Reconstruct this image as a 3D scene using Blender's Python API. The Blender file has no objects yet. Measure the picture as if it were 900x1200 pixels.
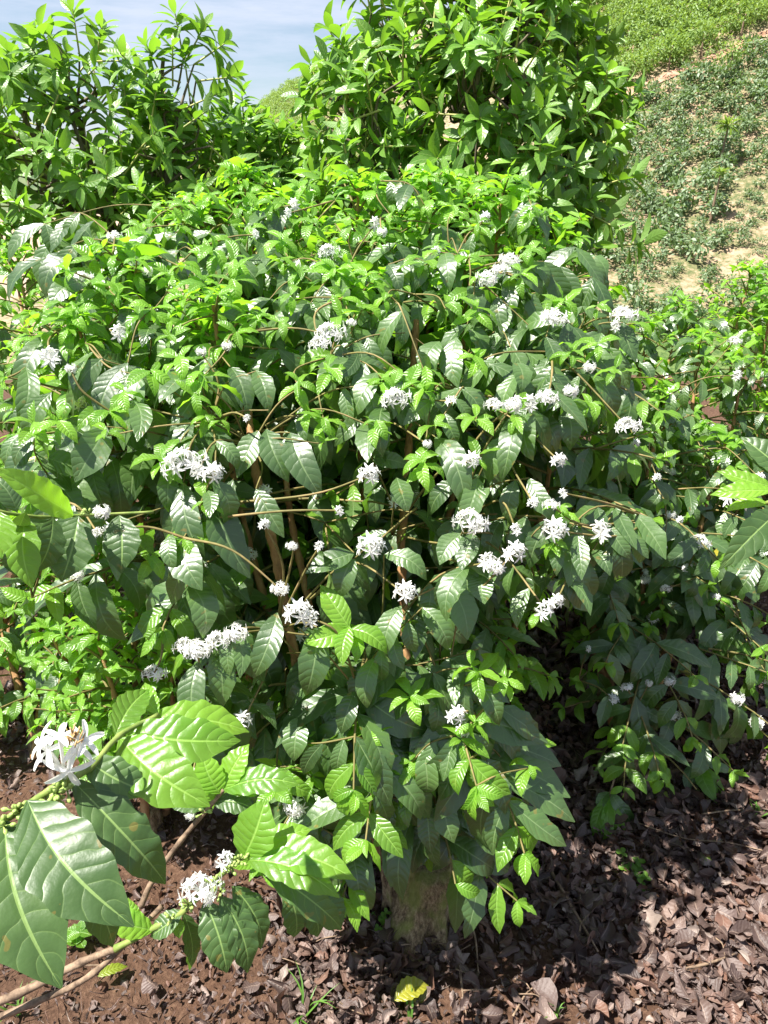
import bpy, math, random
import numpy as np
from mathutils import Vector, noise as mnoise

C = bpy.context.scene.collection
R = math.radians
rng = np.random.default_rng(7)
random.seed(7)

# ---------------------------------------------------------------- camera
scene = bpy.context.scene
CAM = np.array([0.0, 0.0, 1.60])
PITCH = R(24.8)
FPX = 866.0
cd = bpy.data.cameras.new("camera")
cd.sensor_fit = 'VERTICAL'; cd.sensor_height = 36.0; cd.sensor_width = 36.0
cd.lens = 36.0 * FPX / 1200.0
cd.clip_start = 0.02; cd.clip_end = 20000.0
cam = bpy.data.objects.new("camera", cd); C.objects.link(cam)
cam.location = CAM; cam.rotation_euler = (math.pi / 2 - PITCH, 0, 0)
scene.camera = cam

# ---------------------------------------------------------------- light
SUN_EL, SUN_AZ = R(63), R(-108)          # azimuth from +Y (view direction), negative = to the left
w = bpy.data.worlds.new("World"); scene.world = w; w.use_nodes = True
nt = w.node_tree; nt.nodes.clear()
out = nt.nodes.new("ShaderNodeOutputWorld"); bg = nt.nodes.new("ShaderNodeBackground")
sky = nt.nodes.new("ShaderNodeTexSky"); sky.sky_type = 'NISHITA'; sky.sun_disc = False
sky.sun_elevation = SUN_EL; sky.sun_rotation = SUN_AZ
sky.air_density = 1.2; sky.dust_density = 1.6; sky.ozone_density = 1.5; sky.altitude = 1500
tc = nt.nodes.new("ShaderNodeTexCoord"); mp = nt.nodes.new("ShaderNodeMapping")
mp.inputs['Scale'].default_value = (1.0, 1.0, 7.0); mp.inputs['Rotation'].default_value = (0.06, -0.14, 0.3)
nz = nt.nodes.new("ShaderNodeTexNoise"); nz.inputs['Scale'].default_value = 2.2; nz.inputs['Detail'].default_value = 7
nz.inputs['Roughness'].default_value = 0.62
cr = nt.nodes.new("ShaderNodeValToRGB")
cr.color_ramp.elements[0].position = 0.40; cr.color_ramp.elements[0].color = (0.12, 0.12, 0.12, 1)
cr.color_ramp.elements[1].position = 0.60; cr.color_ramp.elements[1].color = (0.9, 0.9, 0.9, 1)
mx = nt.nodes.new("ShaderNodeMixRGB"); mx.inputs['Color2'].default_value = (5.6, 6.2, 7.5, 1)
L = nt.links
L.new(tc.outputs['Generated'], mp.inputs['Vector']); L.new(mp.outputs[0], nz.inputs['Vector'])
L.new(nz.outputs['Fac'], cr.inputs['Fac']); L.new(cr.outputs['Color'], mx.inputs['Fac'])
L.new(sky.outputs[0], mx.inputs['Color1']); L.new(mx.outputs[0], bg.inputs['Color'])
L.new(bg.outputs[0], out.inputs['Surface'])
bg.inputs['Strength'].default_value = 0.050
sd = bpy.data.lights.new("sun", 'SUN'); sd.energy = 5.0; sd.angle = R(0.53); sd.color = (1.0, 0.955, 0.88)
sun = bpy.data.objects.new("sun", sd); C.objects.link(sun)
sdir = Vector((math.sin(SUN_AZ) * math.cos(SUN_EL), math.cos(SUN_AZ) * math.cos(SUN_EL), math.sin(SUN_EL)))
sun.rotation_euler = sdir.to_track_quat('Z', 'Y').to_euler(); sun.location = (0, 0, 30)
vs = scene.view_settings
vs.view_transform = 'Standard'; vs.look = 'None'; vs.gamma = 1.0; vs.use_curve_mapping = False
vs.exposure = 1.5
scene.cycles.max_bounces = 8; scene.cycles.transmission_bounces = 5; scene.cycles.diffuse_bounces = 4
scene.cycles.transparent_max_bounces = 8; scene.cycles.use_denoising = True
scene.cycles.caustics_reflective = False; scene.cycles.caustics_refractive = False

# ---------------------------------------------------------------- small helpers
def ray(px, py):
    dx, dy = (px - 450) / FPX, (600 - py) / FPX
    return np.array([dx, math.cos(PITCH) + dy * math.sin(PITCH), -math.sin(PITCH) + dy * math.cos(PITCH)])
def P(px, py, depth):
    return CAM + ray(px, py) * depth
def G(px, py, z=0.0):                   # ground point under a pixel
    d = ray(px, py); return CAM + d * ((z - CAM[2]) / d[2])
def proj(p):
    v = np.asarray(p) - CAM
    F = np.array([0, math.cos(PITCH), -math.sin(PITCH)]); U = np.array([0, math.sin(PITCH), math.cos(PITCH)])
    z = v @ F
    return 450 + FPX * v[..., 0] / z, 600 - FPX * (v @ U) / z, z
def nrm(v):
    v = np.asarray(v, float); return v / max(np.linalg.norm(v), 1e-9)

class MB:                               # mesh builder: tubes and free polygons
    def __init__(s): s.v = []; s.f = []; s.n = 0
    def add(s, verts, faces):
        s.v.append(np.asarray(verts, float)); s.f += [tuple(i + s.n for i in q) for q in faces]; s.n += len(verts)
    def tube(s, pts, rad, k=6, jitter=0.0, cap=True):
        pts = np.asarray(pts, float); n = len(pts)
        rad = np.full(n, rad) if np.isscalar(rad) else np.asarray(rad, float)
        tg = np.gradient(pts, axis=0); tg /= np.maximum(np.linalg.norm(tg, axis=1, keepdims=True), 1e-9)
        ref = np.array([0, 0, 1.0]) if abs(tg[:, 2]).mean() < 0.8 else np.array([1.0, 0, 0])
        a = np.cross(tg, ref); a /= np.maximum(np.linalg.norm(a, axis=1, keepdims=True), 1e-9); b = np.cross(tg, a)
        th = np.linspace(0, 2 * np.pi, k, endpoint=False)
        r = rad[:, None] * (1 + jitter * rng.uniform(-1, 1, (n, k)))
        V = pts[:, None, :] + r[..., None] * (np.cos(th)[None, :, None] * a[:, None, :] + np.sin(th)[None, :, None] * b[:, None, :])
        F = [(i * k + j, i * k + (j + 1) % k, (i + 1) * k + (j + 1) % k, (i + 1) * k + j) for i in range(n - 1) for j in range(k)]
        if cap: F += [tuple(range(k))[::-1], tuple((n - 1) * k + j for j in range(k))]
        s.add(V.reshape(-1, 3), F)
    def build(s, name, m, parent=None, smooth=True):
        me = bpy.data.meshes.new(name)
        me.from_pydata(np.concatenate(s.v).tolist() if s.v else [], [], s.f)
        if smooth: me.polygons.foreach_set('use_smooth', [True] * len(me.polygons))
        me.materials.append(m); o = bpy.data.objects.new(name, me); C.objects.link(o)
        if parent is not None: o.parent = parent; o.matrix_parent_inverse = parent_inv(parent)
        return o
def parent_inv(p):
    from mathutils import Matrix
    if p.type != 'EMPTY': return Matrix.Identity(4)      # parts already sit at the world origin
    m = Matrix.Identity(4)
    q = p
    while q is not None:
        m = Matrix.Translation(q.location) @ m if q.type == 'EMPTY' else m
        q = q.parent
    return m.inverted()
def tag(o, label=None, cat=None, group=None, kind=None):
    if label: o['label'] = label
    if cat: o['category'] = cat
    if group: o['group'] = group
    if kind: o['kind'] = kind
    return o
def empty(name, loc, label, cat, group=None):
    o = bpy.data.objects.new(name, None); C.objects.link(o); o.location = tuple(loc); o.empty_display_size = 0.1
    return tag(o, label, cat, group)
def smooth_path(pts, n=12):             # Catmull-Rom through control points
    p = np.asarray(pts, float)
    if len(p) == 2: return p[0] + (p[1] - p[0]) * np.linspace(0, 1, n)[:, None]
    q = np.vstack([2 * p[0] - p[1], p, 2 * p[-1] - p[-2]]); res = []
    for i in range(1, len(q) - 2):
        for t in np.linspace(0, 1, n, endpoint=False):
            res.append(0.5 * ((2 * q[i]) + (-q[i - 1] + q[i + 1]) * t + (2 * q[i - 1] - 5 * q[i] + 4 * q[i + 1] - q[i + 2]) * t * t
                              + (-q[i - 1] + 3 * q[i] - 3 * q[i + 1] + q[i + 2]) * t ** 3))
    res.append(p[-1]); return np.array(res)

# ---------------------------------------------------------------- materials
def new_mat(name):
    m = bpy.data.materials.new(name); m.use_nodes = True; t = m.node_tree; t.nodes.clear()
    o = t.nodes.new("ShaderNodeOutputMaterial"); return m, t, o
def N(t, kind, **kw):
    n = t.nodes.new(kind)
    for k, v in kw.items():
        if k in n.inputs: n.inputs[k].default_value = v
        else: setattr(n, k, v)
    return n
def math_n(t, op, a, b=None, c=None):
    n = t.nodes.new("ShaderNodeMath"); n.operation = op
    for i, x in enumerate((a, b, c)):
        if x is None: continue
        if isinstance(x, (int, float)): n.inputs[i].default_value = x
        else: t.links.new(x, n.inputs[i])
    return n.outputs[0]
def mixc(t, fac, a, b, blend='MIX'):
    n = t.nodes.new("ShaderNodeMixRGB"); n.blend_type = blend
    for i, x in enumerate((fac, a, b)):
        if isinstance(x, (int, float)): n.inputs[i].default_value = x
        elif isinstance(x, tuple): n.inputs[i].default_value = (*x, 1)
        else: t.links.new(x, n.inputs[i])
    return n.outputs[0]
def ramp(t, fac, stops):
    n = t.nodes.new("ShaderNodeValToRGB"); e = n.color_ramp.elements
    while len(e) < len(stops): e.new(0.5)
    for i, (p, c) in enumerate(stops): e[i].position = p; e[i].color = (*c, 1)
    t.links.new(fac, n.inputs[0]); return n.outputs[0]

def leaf_mat(name, c0, c1, under, trans, tfac, rough=0.38, veins=9, bump=0.6, rib=(0.20, 0.32, 0.08), spots=0.3, coat=0.0, spec=0.6):
    m, t, o = new_mat(name); Lk = t.links
    uv = N(t, "ShaderNodeUVMap", uv_map="leaf"); sp = N(t, "ShaderNodeSeparateXYZ"); Lk.new(uv.outputs[0], sp.inputs[0])
    at = N(t, "ShaderNodeAttribute", attribute_name="tint"); sa = N(t, "ShaderNodeSeparateXYZ"); Lk.new(at.outputs['Vector'], sa.inputs[0])
    geo = N(t, "ShaderNodeNewGeometry"); tcn = N(t, "ShaderNodeTexCoord")
    s = math_n(t, 'MULTIPLY', math_n(t, 'ABSOLUTE', math_n(t, 'SUBTRACT', sp.outputs['X'], 0.5)), 2.0)
    ph = math_n(t, 'SUBTRACT', math_n(t, 'MULTIPLY', sp.outputs['Y'], float(veins)), math_n(t, 'MULTIPLY', math_n(t, 'POWER', s, 1.4), 1.25))
    n0 = N(t, "ShaderNodeTexNoise", Scale=28.0, Detail=2.0); Lk.new(tcn.outputs['Object'], n0.inputs['Vector'])
    ph = math_n(t, 'ADD', ph, math_n(t, 'MULTIPLY', math_n(t, 'SUBTRACT', n0.outputs['Fac'], 0.5), 1.1))
    quilt = math_n(t, 'POWER', math_n(t, 'ABSOLUTE', math_n(t, 'SINE', math_n(t, 'MULTIPLY', ph, math.pi))), 0.7)
    ribm = math_n(t, 'LESS_THAN', s, 0.045)
    ribs = math_n(t, 'SMOOTH_MIN', math_n(t, 'MULTIPLY', s, 7.0), 1.0, 0.4)
    n1 = N(t, "ShaderNodeTexNoise", Scale=45.0, Detail=3.0); Lk.new(tcn.outputs['Object'], n1.inputs['Vector'])
    n2 = N(t, "ShaderNodeTexNoise", Scale=190.0, Detail=2.0); Lk.new(tcn.outputs['Object'], n2.inputs['Vector'])
    h = math_n(t, 'ADD', math_n(t, 'MULTIPLY', quilt, ribs), math_n(t, 'MULTIPLY', n2.outputs['Fac'], 0.5))
    bp = N(t, "ShaderNodeBump", Strength=bump, Distance=0.0018); Lk.new(h, bp.inputs['Height'])
    col = mixc(t, sa.outputs['X'], c0, c1)
    col = mixc(t, math_n(t, 'MULTIPLY', n1.outputs['Fac'], 0.5), col, mixc(t, 0.5, c1, (0.12, 0.2, 0.03)))
    vein = math_n(t, 'MULTIPLY', math_n(t, 'LESS_THAN', quilt, 0.22), 0.22)
    col = mixc(t, math_n(t, 'MAXIMUM', math_n(t, 'MULTIPLY', ribm, 0.8), vein), col, rib)
    if spots:
        n3 = N(t, "ShaderNodeTexNoise", Scale=60.0, Detail=1.0); Lk.new(tcn.outputs['Object'], n3.inputs['Vector'])
        col = mixc(t, math_n(t, 'MULTIPLY', math_n(t, 'GREATER_THAN', n3.outputs['Fac'], 0.715), spots), col, (0.30, 0.16, 0.03))
    col = mixc(t, math_n(t, 'MULTIPLY', sa.outputs['Y'], 1.0), col, (0.42, 0.36, 0.04))   # yellowing leaves
    colb = mixc(t, geo.outputs['Backfacing'], col, under)
    p = N(t, "ShaderNodeBsdfPrincipled"); Lk.new(colb, p.inputs['Base Color']); Lk.new(bp.outputs[0], p.inputs['Normal'])
    rr = math_n(t, 'ADD', math_n(t, 'MULTIPLY', geo.outputs['Backfacing'], 0.25), math_n(t, 'ADD', math_n(t, 'MULTIPLY', n1.outputs['Fac'], 0.16), rough - 0.08))
    Lk.new(rr, p.inputs['Roughness']); p.inputs['Specular IOR Level'].default_value = spec
    p.inputs['Coat Weight'].default_value = coat; p.inputs['Coat Roughness'].default_value = 0.3
    tr = N(t, "ShaderNodeBsdfTranslucent")
    Lk.new(mixc(t, sa.outputs['X'], trans, tuple(x * 1.25 for x in trans)), tr.inputs['Color'])
    mxs = N(t, "ShaderNodeMixShader"); mxs.inputs[0].default_value = tfac
    Lk.new(p.outputs[0], mxs.inputs[1]); Lk.new(tr.outputs[0], mxs.inputs[2]); Lk.new(mxs.outputs[0], o.inputs['Surface'])
    return m

M = {}
M['mature'] = leaf_mat('mature_coffee_leaf', (0.017, 0.046, 0.017), (0.078, 0.148, 0.042), (0.11, 0.19, 0.04), (0.22, 0.48, 0.03), 0.24, 0.36, bump=0.34, coat=0.10, spec=0.85, rib=(0.17, 0.25, 0.10))
M['mature_near'] = leaf_mat('broad_near_leaf', (0.026, 0.060, 0.020), (0.050, 0.100, 0.032), (0.14, 0.24, 0.06), (0.20, 0.42, 0.03), 0.2, 0.42, bump=0.4, coat=0.0, rib=(0.22, 0.33, 0.10), spec=0.5)
M['young'] = leaf_mat('young_coffee_leaf', (0.030, 0.105, 0.015), (0.20, 0.40, 0.035), (0.17, 0.34, 0.05), (0.36, 0.72, 0.03), 0.42, 0.34, bump=0.5, rib=(0.30, 0.5, 0.1), spots=0.1)
M['avocado'] = leaf_mat('avocado_leaf', (0.038, 0.11, 0.018), (0.15, 0.29, 0.045), (0.14, 0.24, 0.06), (0.28, 0.56, 0.03), 0.32, 0.40, veins=7, bump=0.35, rib=(0.28, 0.36, 0.12), spots=0.15)
M['avocado_young'] = leaf_mat('young_avocado_leaf', (0.10, 0.24, 0.03), (0.22, 0.42, 0.06), (0.17, 0.30, 0.07), (0.32, 0.6, 0.04), 0.34, 0.36, veins=7, bump=0.3, rib=(0.34, 0.42, 0.14), spots=0.0)
M['hill_leaf'] = leaf_mat('hill_shrub_leaf', (0.075, 0.125, 0.065), (0.18, 0.24, 0.13), (0.11, 0.17, 0.07), (0.2, 0.34, 0.06), 0.25, 0.5, bump=0.0, spots=0)
M['hill_light'] = leaf_mat('hill_grove_leaf', (0.11, 0.19, 0.035), (0.18, 0.28, 0.06), (0.16, 0.25, 0.06), (0.34, 0.5, 0.06), 0.3, 0.55, bump=0.0, spots=0)
M['grass'] = leaf_mat('grass_blade', (0.06, 0.17, 0.02), (0.12, 0.27, 0.04), (0.1, 0.22, 0.04), (0.3, 0.55, 0.05), 0.35, 0.5, bump=0.0, spots=0)

def litter_mat():
    m, t, o = new_mat('dry_leaf'); Lk = t.links
    at = N(t, "ShaderNodeAttribute", attribute_name="tint"); sa = N(t, "ShaderNodeSeparateXYZ"); Lk.new(at.outputs['Vector'], sa.inputs[0])
    tcn = N(t, "ShaderNodeTexCoord")
    n1 = N(t, "ShaderNodeTexNoise", Scale=60.0, Detail=5.0, Roughness=0.65); Lk.new(tcn.outputs['Object'], n1.inputs['Vector'])
    uv = N(t, "ShaderNodeUVMap", uv_map="leaf"); sp = N(t, "ShaderNodeSeparateXYZ"); Lk.new(uv.outputs[0], sp.inputs[0])
    s = math_n(t, 'ABSOLUTE', math_n(t, 'SUBTRACT', sp.outputs['X'], 0.5))
    ph = math_n(t, 'SINE', math_n(t, 'MULTIPLY', math_n(t, 'SUBTRACT', math_n(t, 'MULTIPLY', sp.outputs['Y'], 8.0), math_n(t, 'MULTIPLY', s, 3.0)), 6.283))
    col = ramp(t, sa.outputs['X'], [(0.0, (0.030, 0.018, 0.014)), (0.35, (0.095, 0.060, 0.050)), (0.62, (0.165, 0.112, 0.094)),
                                    (0.8, (0.20, 0.098, 0.062)), (0.93, (0.27, 0.20, 0.17)), (1.0, (0.40, 0.33, 0.28))])
    col = mixc(t, math_n(t, 'MULTIPLY', n1.outputs['Fac'], 0.75), col, (0.055, 0.036, 0.032))
    col = mixc(t, math_n(t, 'MULTIPLY', math_n(t, 'LESS_THAN', s, 0.03), 0.5), col, (0.30, 0.22, 0.17))
    bp = N(t, "ShaderNodeBump", Strength=0.7, Distance=0.002)
    Lk.new(math_n(t, 'ADD', math_n(t, 'MULTIPLY', ph, 0.12), math_n(t, 'MULTIPLY', n1.outputs['Fac'], 1.8)), bp.inputs['Height'])
    p = N(t, "ShaderNodeBsdfPrincipled", Roughness=0.55); Lk.new(col, p.inputs['Base Color']); Lk.new(bp.outputs[0], p.inputs['Normal'])
    p.inputs['Specular IOR Level'].default_value = 0.55
    tr = N(t, "ShaderNodeBsdfTranslucent", Color=(0.28, 0.12, 0.06, 1)); mxs = N(t, "ShaderNodeMixShader"); mxs.inputs[0].default_value = 0.12
    Lk.new(p.outputs[0], mxs.inputs[1]); Lk.new(tr.outputs[0], mxs.inputs[2]); Lk.new(mxs.outputs[0], o.inputs['Surface'])
    return m
M['litter'] = litter_mat()

def rough_mat(name, stops, scale=30, detail=8, rough=0.85, bump=0.6, dist=0.004, stretch=None, spec=0.25):
    m, t, o = new_mat(name); Lk = t.links
    tcn = N(t, "ShaderNodeTexCoord"); v = tcn.outputs['Object']
    if stretch:
        mpn = N(t, "ShaderNodeMapping"); mpn.inputs['Scale'].default_value = stretch; Lk.new(v, mpn.inputs[0]); v = mpn.outputs[0]
    n1 = N(t, "ShaderNodeTexNoise", Scale=float(scale), Detail=float(detail), Roughness=0.65); Lk.new(v, n1.inputs['Vector'])
    col = ramp(t, n1.outputs['Fac'], stops)
    bp = N(t, "ShaderNodeBump", Strength=bump, Distance=dist); Lk.new(n1.outputs['Fac'], bp.inputs['Height'])
    p = N(t, "ShaderNodeBsdfPrincipled", Roughness=rough); Lk.new(col, p.inputs['Base Color']); Lk.new(bp.outputs[0], p.inputs['Normal'])
    p.inputs['Specular IOR Level'].default_value = spec
    Lk.new(p.outputs[0], o.inputs['Surface']); return m
M['stem'] = rough_mat('coffee_stem_bark', [(0.3, (0.14, 0.07, 0.03)), (0.5, (0.33, 0.18, 0.08)), (0.7, (0.48, 0.31, 0.16))], 45, 8, 0.7, 0.8, 0.006, (1, 1, 0.3))
M['twig_mid'] = rough_mat('coffee_twig_bark', [(0.3, (0.09, 0.075, 0.025)), (0.5, (0.17, 0.15, 0.05)), (0.7, (0.30, 0.21, 0.10))], 18, 6, 0.65, 0.5, 0.003)
M['twig_green'] = rough_mat('green_twig_bark', [(0.35, (0.10, 0.17, 0.03)), (0.62, (0.22, 0.27, 0.07))], 60, 5, 0.5, 0.3, 0.002)
M['twig_dry'] = rough_mat('dry_twig_bark', [(0.35, (0.09, 0.06, 0.04)), (0.65, (0.30, 0.21, 0.14))], 80, 6, 0.8, 0.5, 0.002)
M['avo_bark'] = rough_mat('avocado_bark', [(0.3, (0.07, 0.055, 0.04)), (0.7, (0.22, 0.18, 0.12))], 40, 7, 0.85, 0.7, 0.005, (1, 1, 0.4))
M['shoot'] = rough_mat('yellow_green_shoot', [(0.35, (0.26, 0.30, 0.08)), (0.65, (0.42, 0.40, 0.14))], 30, 3, 0.5, 0.2, 0.002)
M['bud'] = rough_mat('green_bud', [(0.35, (0.16, 0.26, 0.05)), (0.65, (0.36, 0.45, 0.14))], 200, 3, 0.4, 0.2, 0.001)

def stump_mat():
    m, t, o = new_mat('mossy_stump_bark'); Lk = t.links
    tcn = N(t, "ShaderNodeTexCoord"); mpn = N(t, "ShaderNodeMapping"); mpn.inputs['Scale'].default_value = (1, 1, 0.35)
    Lk.new(tcn.outputs['Object'], mpn.inputs[0])
    n1 = N(t, "ShaderNodeTexNoise", Scale=120.0, Detail=10.0, Roughness=0.8); Lk.new(mpn.outputs[0], n1.inputs['Vector'])
    n2 = N(t, "ShaderNodeTexNoise", Scale=11.0, Detail=4.0); Lk.new(tcn.outputs['Object'], n2.inputs['Vector'])
    col = ramp(t, n1.outputs['Fac'], [(0.36, (0.05, 0.03, 0.018)), (0.5, (0.28, 0.19, 0.10)), (0.62, (0.52, 0.40, 0.24))])
    moss = ramp(t, n2.outputs['Fac'], [(0.52, (0, 0, 0)), (0.64, (1, 1, 1))])
    col = mixc(t, math_n(t, 'MULTIPLY', moss, 0.75), col, (0.27, 0.31, 0.06))
    bp = N(t, "ShaderNodeBump", Strength=1.0, Distance=0.012); Lk.new(n1.outputs['Fac'], bp.inputs['Height'])
    p = N(t, "ShaderNodeBsdfPrincipled", Roughness=0.9); Lk.new(col, p.inputs['Base Color']); Lk.new(bp.outputs[0], p.inputs['Normal'])
    Lk.new(p.outputs[0], o.inputs['Surface']); return m
M['stump'] = stump_mat()

def petal_mat():
    m, t, o = new_mat('white_petal'); Lk = t.links
    p = N(t, "ShaderNodeBsdfPrincipled", Roughness=0.5); p.inputs['Base Color'].default_value = (0.93, 0.93, 0.91, 1)
    tr = N(t, "ShaderNodeBsdfTranslucent", Color=(0.92, 0.92, 0.86, 1)); mxs = N(t, "ShaderNodeMixShader"); mxs.inputs[0].default_value = 0.35
    Lk.new(p.outputs[0], mxs.inputs[1]); Lk.new(tr.outputs[0], mxs.inputs[2]); Lk.new(mxs.outputs[0], o.inputs['Surface']); return m
M['petal'] = petal_mat()
M['anther'] = rough_mat('tan_anther', [(0.4, (0.38, 0.24, 0.10)), (0.6, (0.55, 0.38, 0.18))], 100, 2, 0.6, 0.1, 0.001)

# ---------------------------------------------------------------- terrain
BAND = [(747, 105), (789, 86), (844, 64), (905, 38)]
def sstep(a, b, x): t = np.clip((x - a) / (b - a), 0, 1); return t * t * (3 - 2 * t)
def terrain(x, y, bumps=True):
    x = np.asarray(x, float); y = np.asarray(y, float)
    r = np.hypot(x, np.maximum(y, 0))
    drop = -6.5 * sstep(4.6, 26, y) - 1.2 * sstep(3.2, 9, -x) * sstep(3, 9, y)
    tx = x / np.maximum(y, 10.0) * 110.0                       # lateral position seen at the crest distance
    crest = np.interp(tx, [-400, -120, -60, -42, -27, -19, -13, -5, 12, 50, 120, 300], [-14, -12, -7, -4.0, 2.5, 8.3, 12.0, 15.4, 21.0, 36, 50, 70])
    q = np.clip((y - 28) / 82.0, 0, 1); prof = 0.35 * q + 0.65 * (q * q * (3 - 2 * q))
    hill = (crest + 6.5) * prof
    back = -np.clip(y - 110, 0, 900) * 0.22
    h = drop + hill + np.where(y > 110, np.maximum(back, -60 - crest), 0)
    return h
def near_bumps(x, y):
    return 0
def bare(px, py):
    return 0
def axis(a, b, fine, ratio, lim):
    xs = [a]; d = fine; x = a
    while x > -lim: x -= d; d *= ratio; xs.insert(0, x)
    core = list(np.arange(a + fine, b, fine)); x = b; xs += core + [b]; d = fine
    while x < lim: x += d; d *= ratio; xs.append(x)
    return np.array(xs)
gx = axis(-1.7, 2.3, 0.03, 1.055, 900); gy = axis(0.4, 3.6, 0.03, 1.04, 1300)
gy = gy[gy > -40]
XX, YY = np.meshgrid(gx, gy)
ZZ = terrain(XX, YY)
for i in range(XX.shape[0]):
    for j in range(XX.shape[1]):
        x, y = XX[i, j], YY[i, j]
        if y < 6 and abs(x) < 6:
            ZZ[i, j] += 0.028 * mnoise.noise(Vector((x * 2.1, y * 2.1, 0))) + 0.012 * mnoise.noise(Vector((x * 9, y * 9, 3))) + 0.006 * mnoise.noise(Vector((x * 27, y * 27, 7)))
        elif y > 15:
            ZZ[i, j] += 0.5 * mnoise.noise(Vector((x * .09, y * .09, 0))) + 0.15 * mnoise.noise(Vector((x * .5, y * .5, 5)))
def gz(x, y):
    return 0.028 * mnoise.noise(Vector((x * 2.1, y * 2.1, 0))) + 0.012 * mnoise.noise(Vector((x * 9, y * 9, 3)))
ny, nx = XX.shape
V = np.stack([XX, YY, ZZ], -1).reshape(-1, 3)
idx = np.arange(nx * ny).reshape(ny, nx)
F = np.stack([idx[:-1, :-1], idx[:-1, 1:], idx[1:, 1:], idx[1:, :-1]], -1).reshape(-1, 4)
me = bpy.data.meshes.new('ground'); me.from_pydata(V.tolist(), [], F.tolist()); me.polygons.foreach_set('use_smooth', [True] * len(F))
def ground_mat():
    m, t, o = new_mat('earth_and_hillside'); Lk = t.links
    geo = N(t, "ShaderNodeNewGeometry"); sp = N(t, "ShaderNodeSeparateXYZ"); Lk.new(geo.outputs['Position'], sp.inputs[0])
    def nz(scale, det=6, rough=0.6):
        n = N(t, "ShaderNodeTexNoise", Scale=float(scale), Detail=float(det), Roughness=rough); Lk.new(geo.outputs['Position'], n.inputs['Vector']); return n.outputs['Fac']
    a, b, c = nz(70, 8, .7), nz(6, 5), nz(0.35, 9, .7)
    d = nz(3.2, 7, .75); e = nz(0.09, 4)
    near = ramp(t, a, [(0.3, (0.022, 0.013, 0.009)), (0.5, (0.085, 0.048, 0.032)), (0.72, (0.22, 0.135, 0.088))])
    near = mixc(t, math_n(t, 'MULTIPLY', b, 0.6), near, (0.12, 0.062, 0.036))
    far = ramp(t, d, [(0.38, (0.10, 0.12, 0.045)), (0.47, (0.28, 0.21, 0.13)), (0.56, (0.42, 0.28, 0.20)), (0.66, (0.27, 0.18, 0.12))])
    far = mixc(t, ramp(t, c, [(0.40, (0, 0, 0)), (0.56, (1, 1, 1))]), far, ramp(t, d, [(0.4, (0.07, 0.095, 0.035)), (0.55, (0.19, 0.17, 0.085)), (0.64, (0.36, 0.27, 0.19))]))
    far = mixc(t, math_n(t, 'LESS_THAN', sp.outputs['Y'], 36.0), far, ramp(t, d, [(0.4, (0.04, 0.08, 0.02)), (0.6, (0.12, 0.17, 0.05))]))
    fy = math_n(t, 'GREATER_THAN', sp.outputs['Y'], 9.0)
    col = mixc(t, fy, near, far)
    bare = math_n(t, 'MULTIPLY', math_n(t, 'LESS_THAN', sp.outputs['X'], -30.0), math_n(t, 'GREATER_THAN', sp.outputs['Y'], 40.0))
    col = mixc(t, math_n(t, 'MULTIPLY', bare, 0.85), col, mixc(t, d, (0.26, 0.17, 0.12), (0.46, 0.34, 0.27)))
    bp = N(t, "ShaderNodeBump", Strength=1.0, Distance=0.012); Lk.new(a, bp.inputs['Height'])
    p = N(t, "ShaderNodeBsdfPrincipled", Roughness=0.92); Lk.new(col, p.inputs['Base Color']); Lk.new(bp.outputs[0], p.inputs['Normal'])
    p.inputs['Specular IOR Level'].default_value = 0.2
    Lk.new(p.outputs[0], o.inputs['Surface']); return m
me.materials.append(ground_mat())
g = bpy.data.objects.new('ground', me); C.objects.link(g); tag(g, kind='structure', label='brown orchard earth falling to a valley and rising as a hillside')

def hit(px, py):                        # first terrain point under a pixel, beyond the valley
    d = ray(px, py); ts = np.linspace(20, 160, 3000); p = CAM + ts[:, None] * d
    below = p[:, 2] < terrain(p[:, 0], p[:, 1])
    return p[np.argmax(below)] if below.any() else None

# far mountains beyond the valley
mb = MB()
for (yy, base, amp, sc, seed) in ((2600, 70, 70, 0.0016, 1), (4200, 150, 120, 0.0009, 9)):
    xs = np.linspace(-4200, 3200, 160); rows = []
    for k, fr in enumerate(np.linspace(0, 1, 9)):
        zz = [(-120 + (base + amp * (mnoise.fractal(Vector((x * sc, seed, 0)), 1.0, 2.0, 5)) + 120) * fr + 18 * mnoise.noise(Vector((x * .004, fr * 6, seed)))) for x in xs]
        rows.append(np.stack([xs, np.full_like(xs, yy + fr * 900), zz], -1))
    V = np.concatenate(rows); n = len(xs)
    mb.add(V, [(r * n + i, r * n + i + 1, (r + 1) * n + i + 1, (r + 1) * n + i) for r in range(8) for i in range(n - 1)])
mt = rough_mat('mountain_forest', [(0.35, (0.05, 0.09, 0.04)), (0.6, (0.12, 0.15, 0.07))], 0.01, 8, 0.95, 0.0, 1)
tag(mb.build('mountains', mt), kind='structure', label='far blue mountains beyond the valley')

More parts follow.
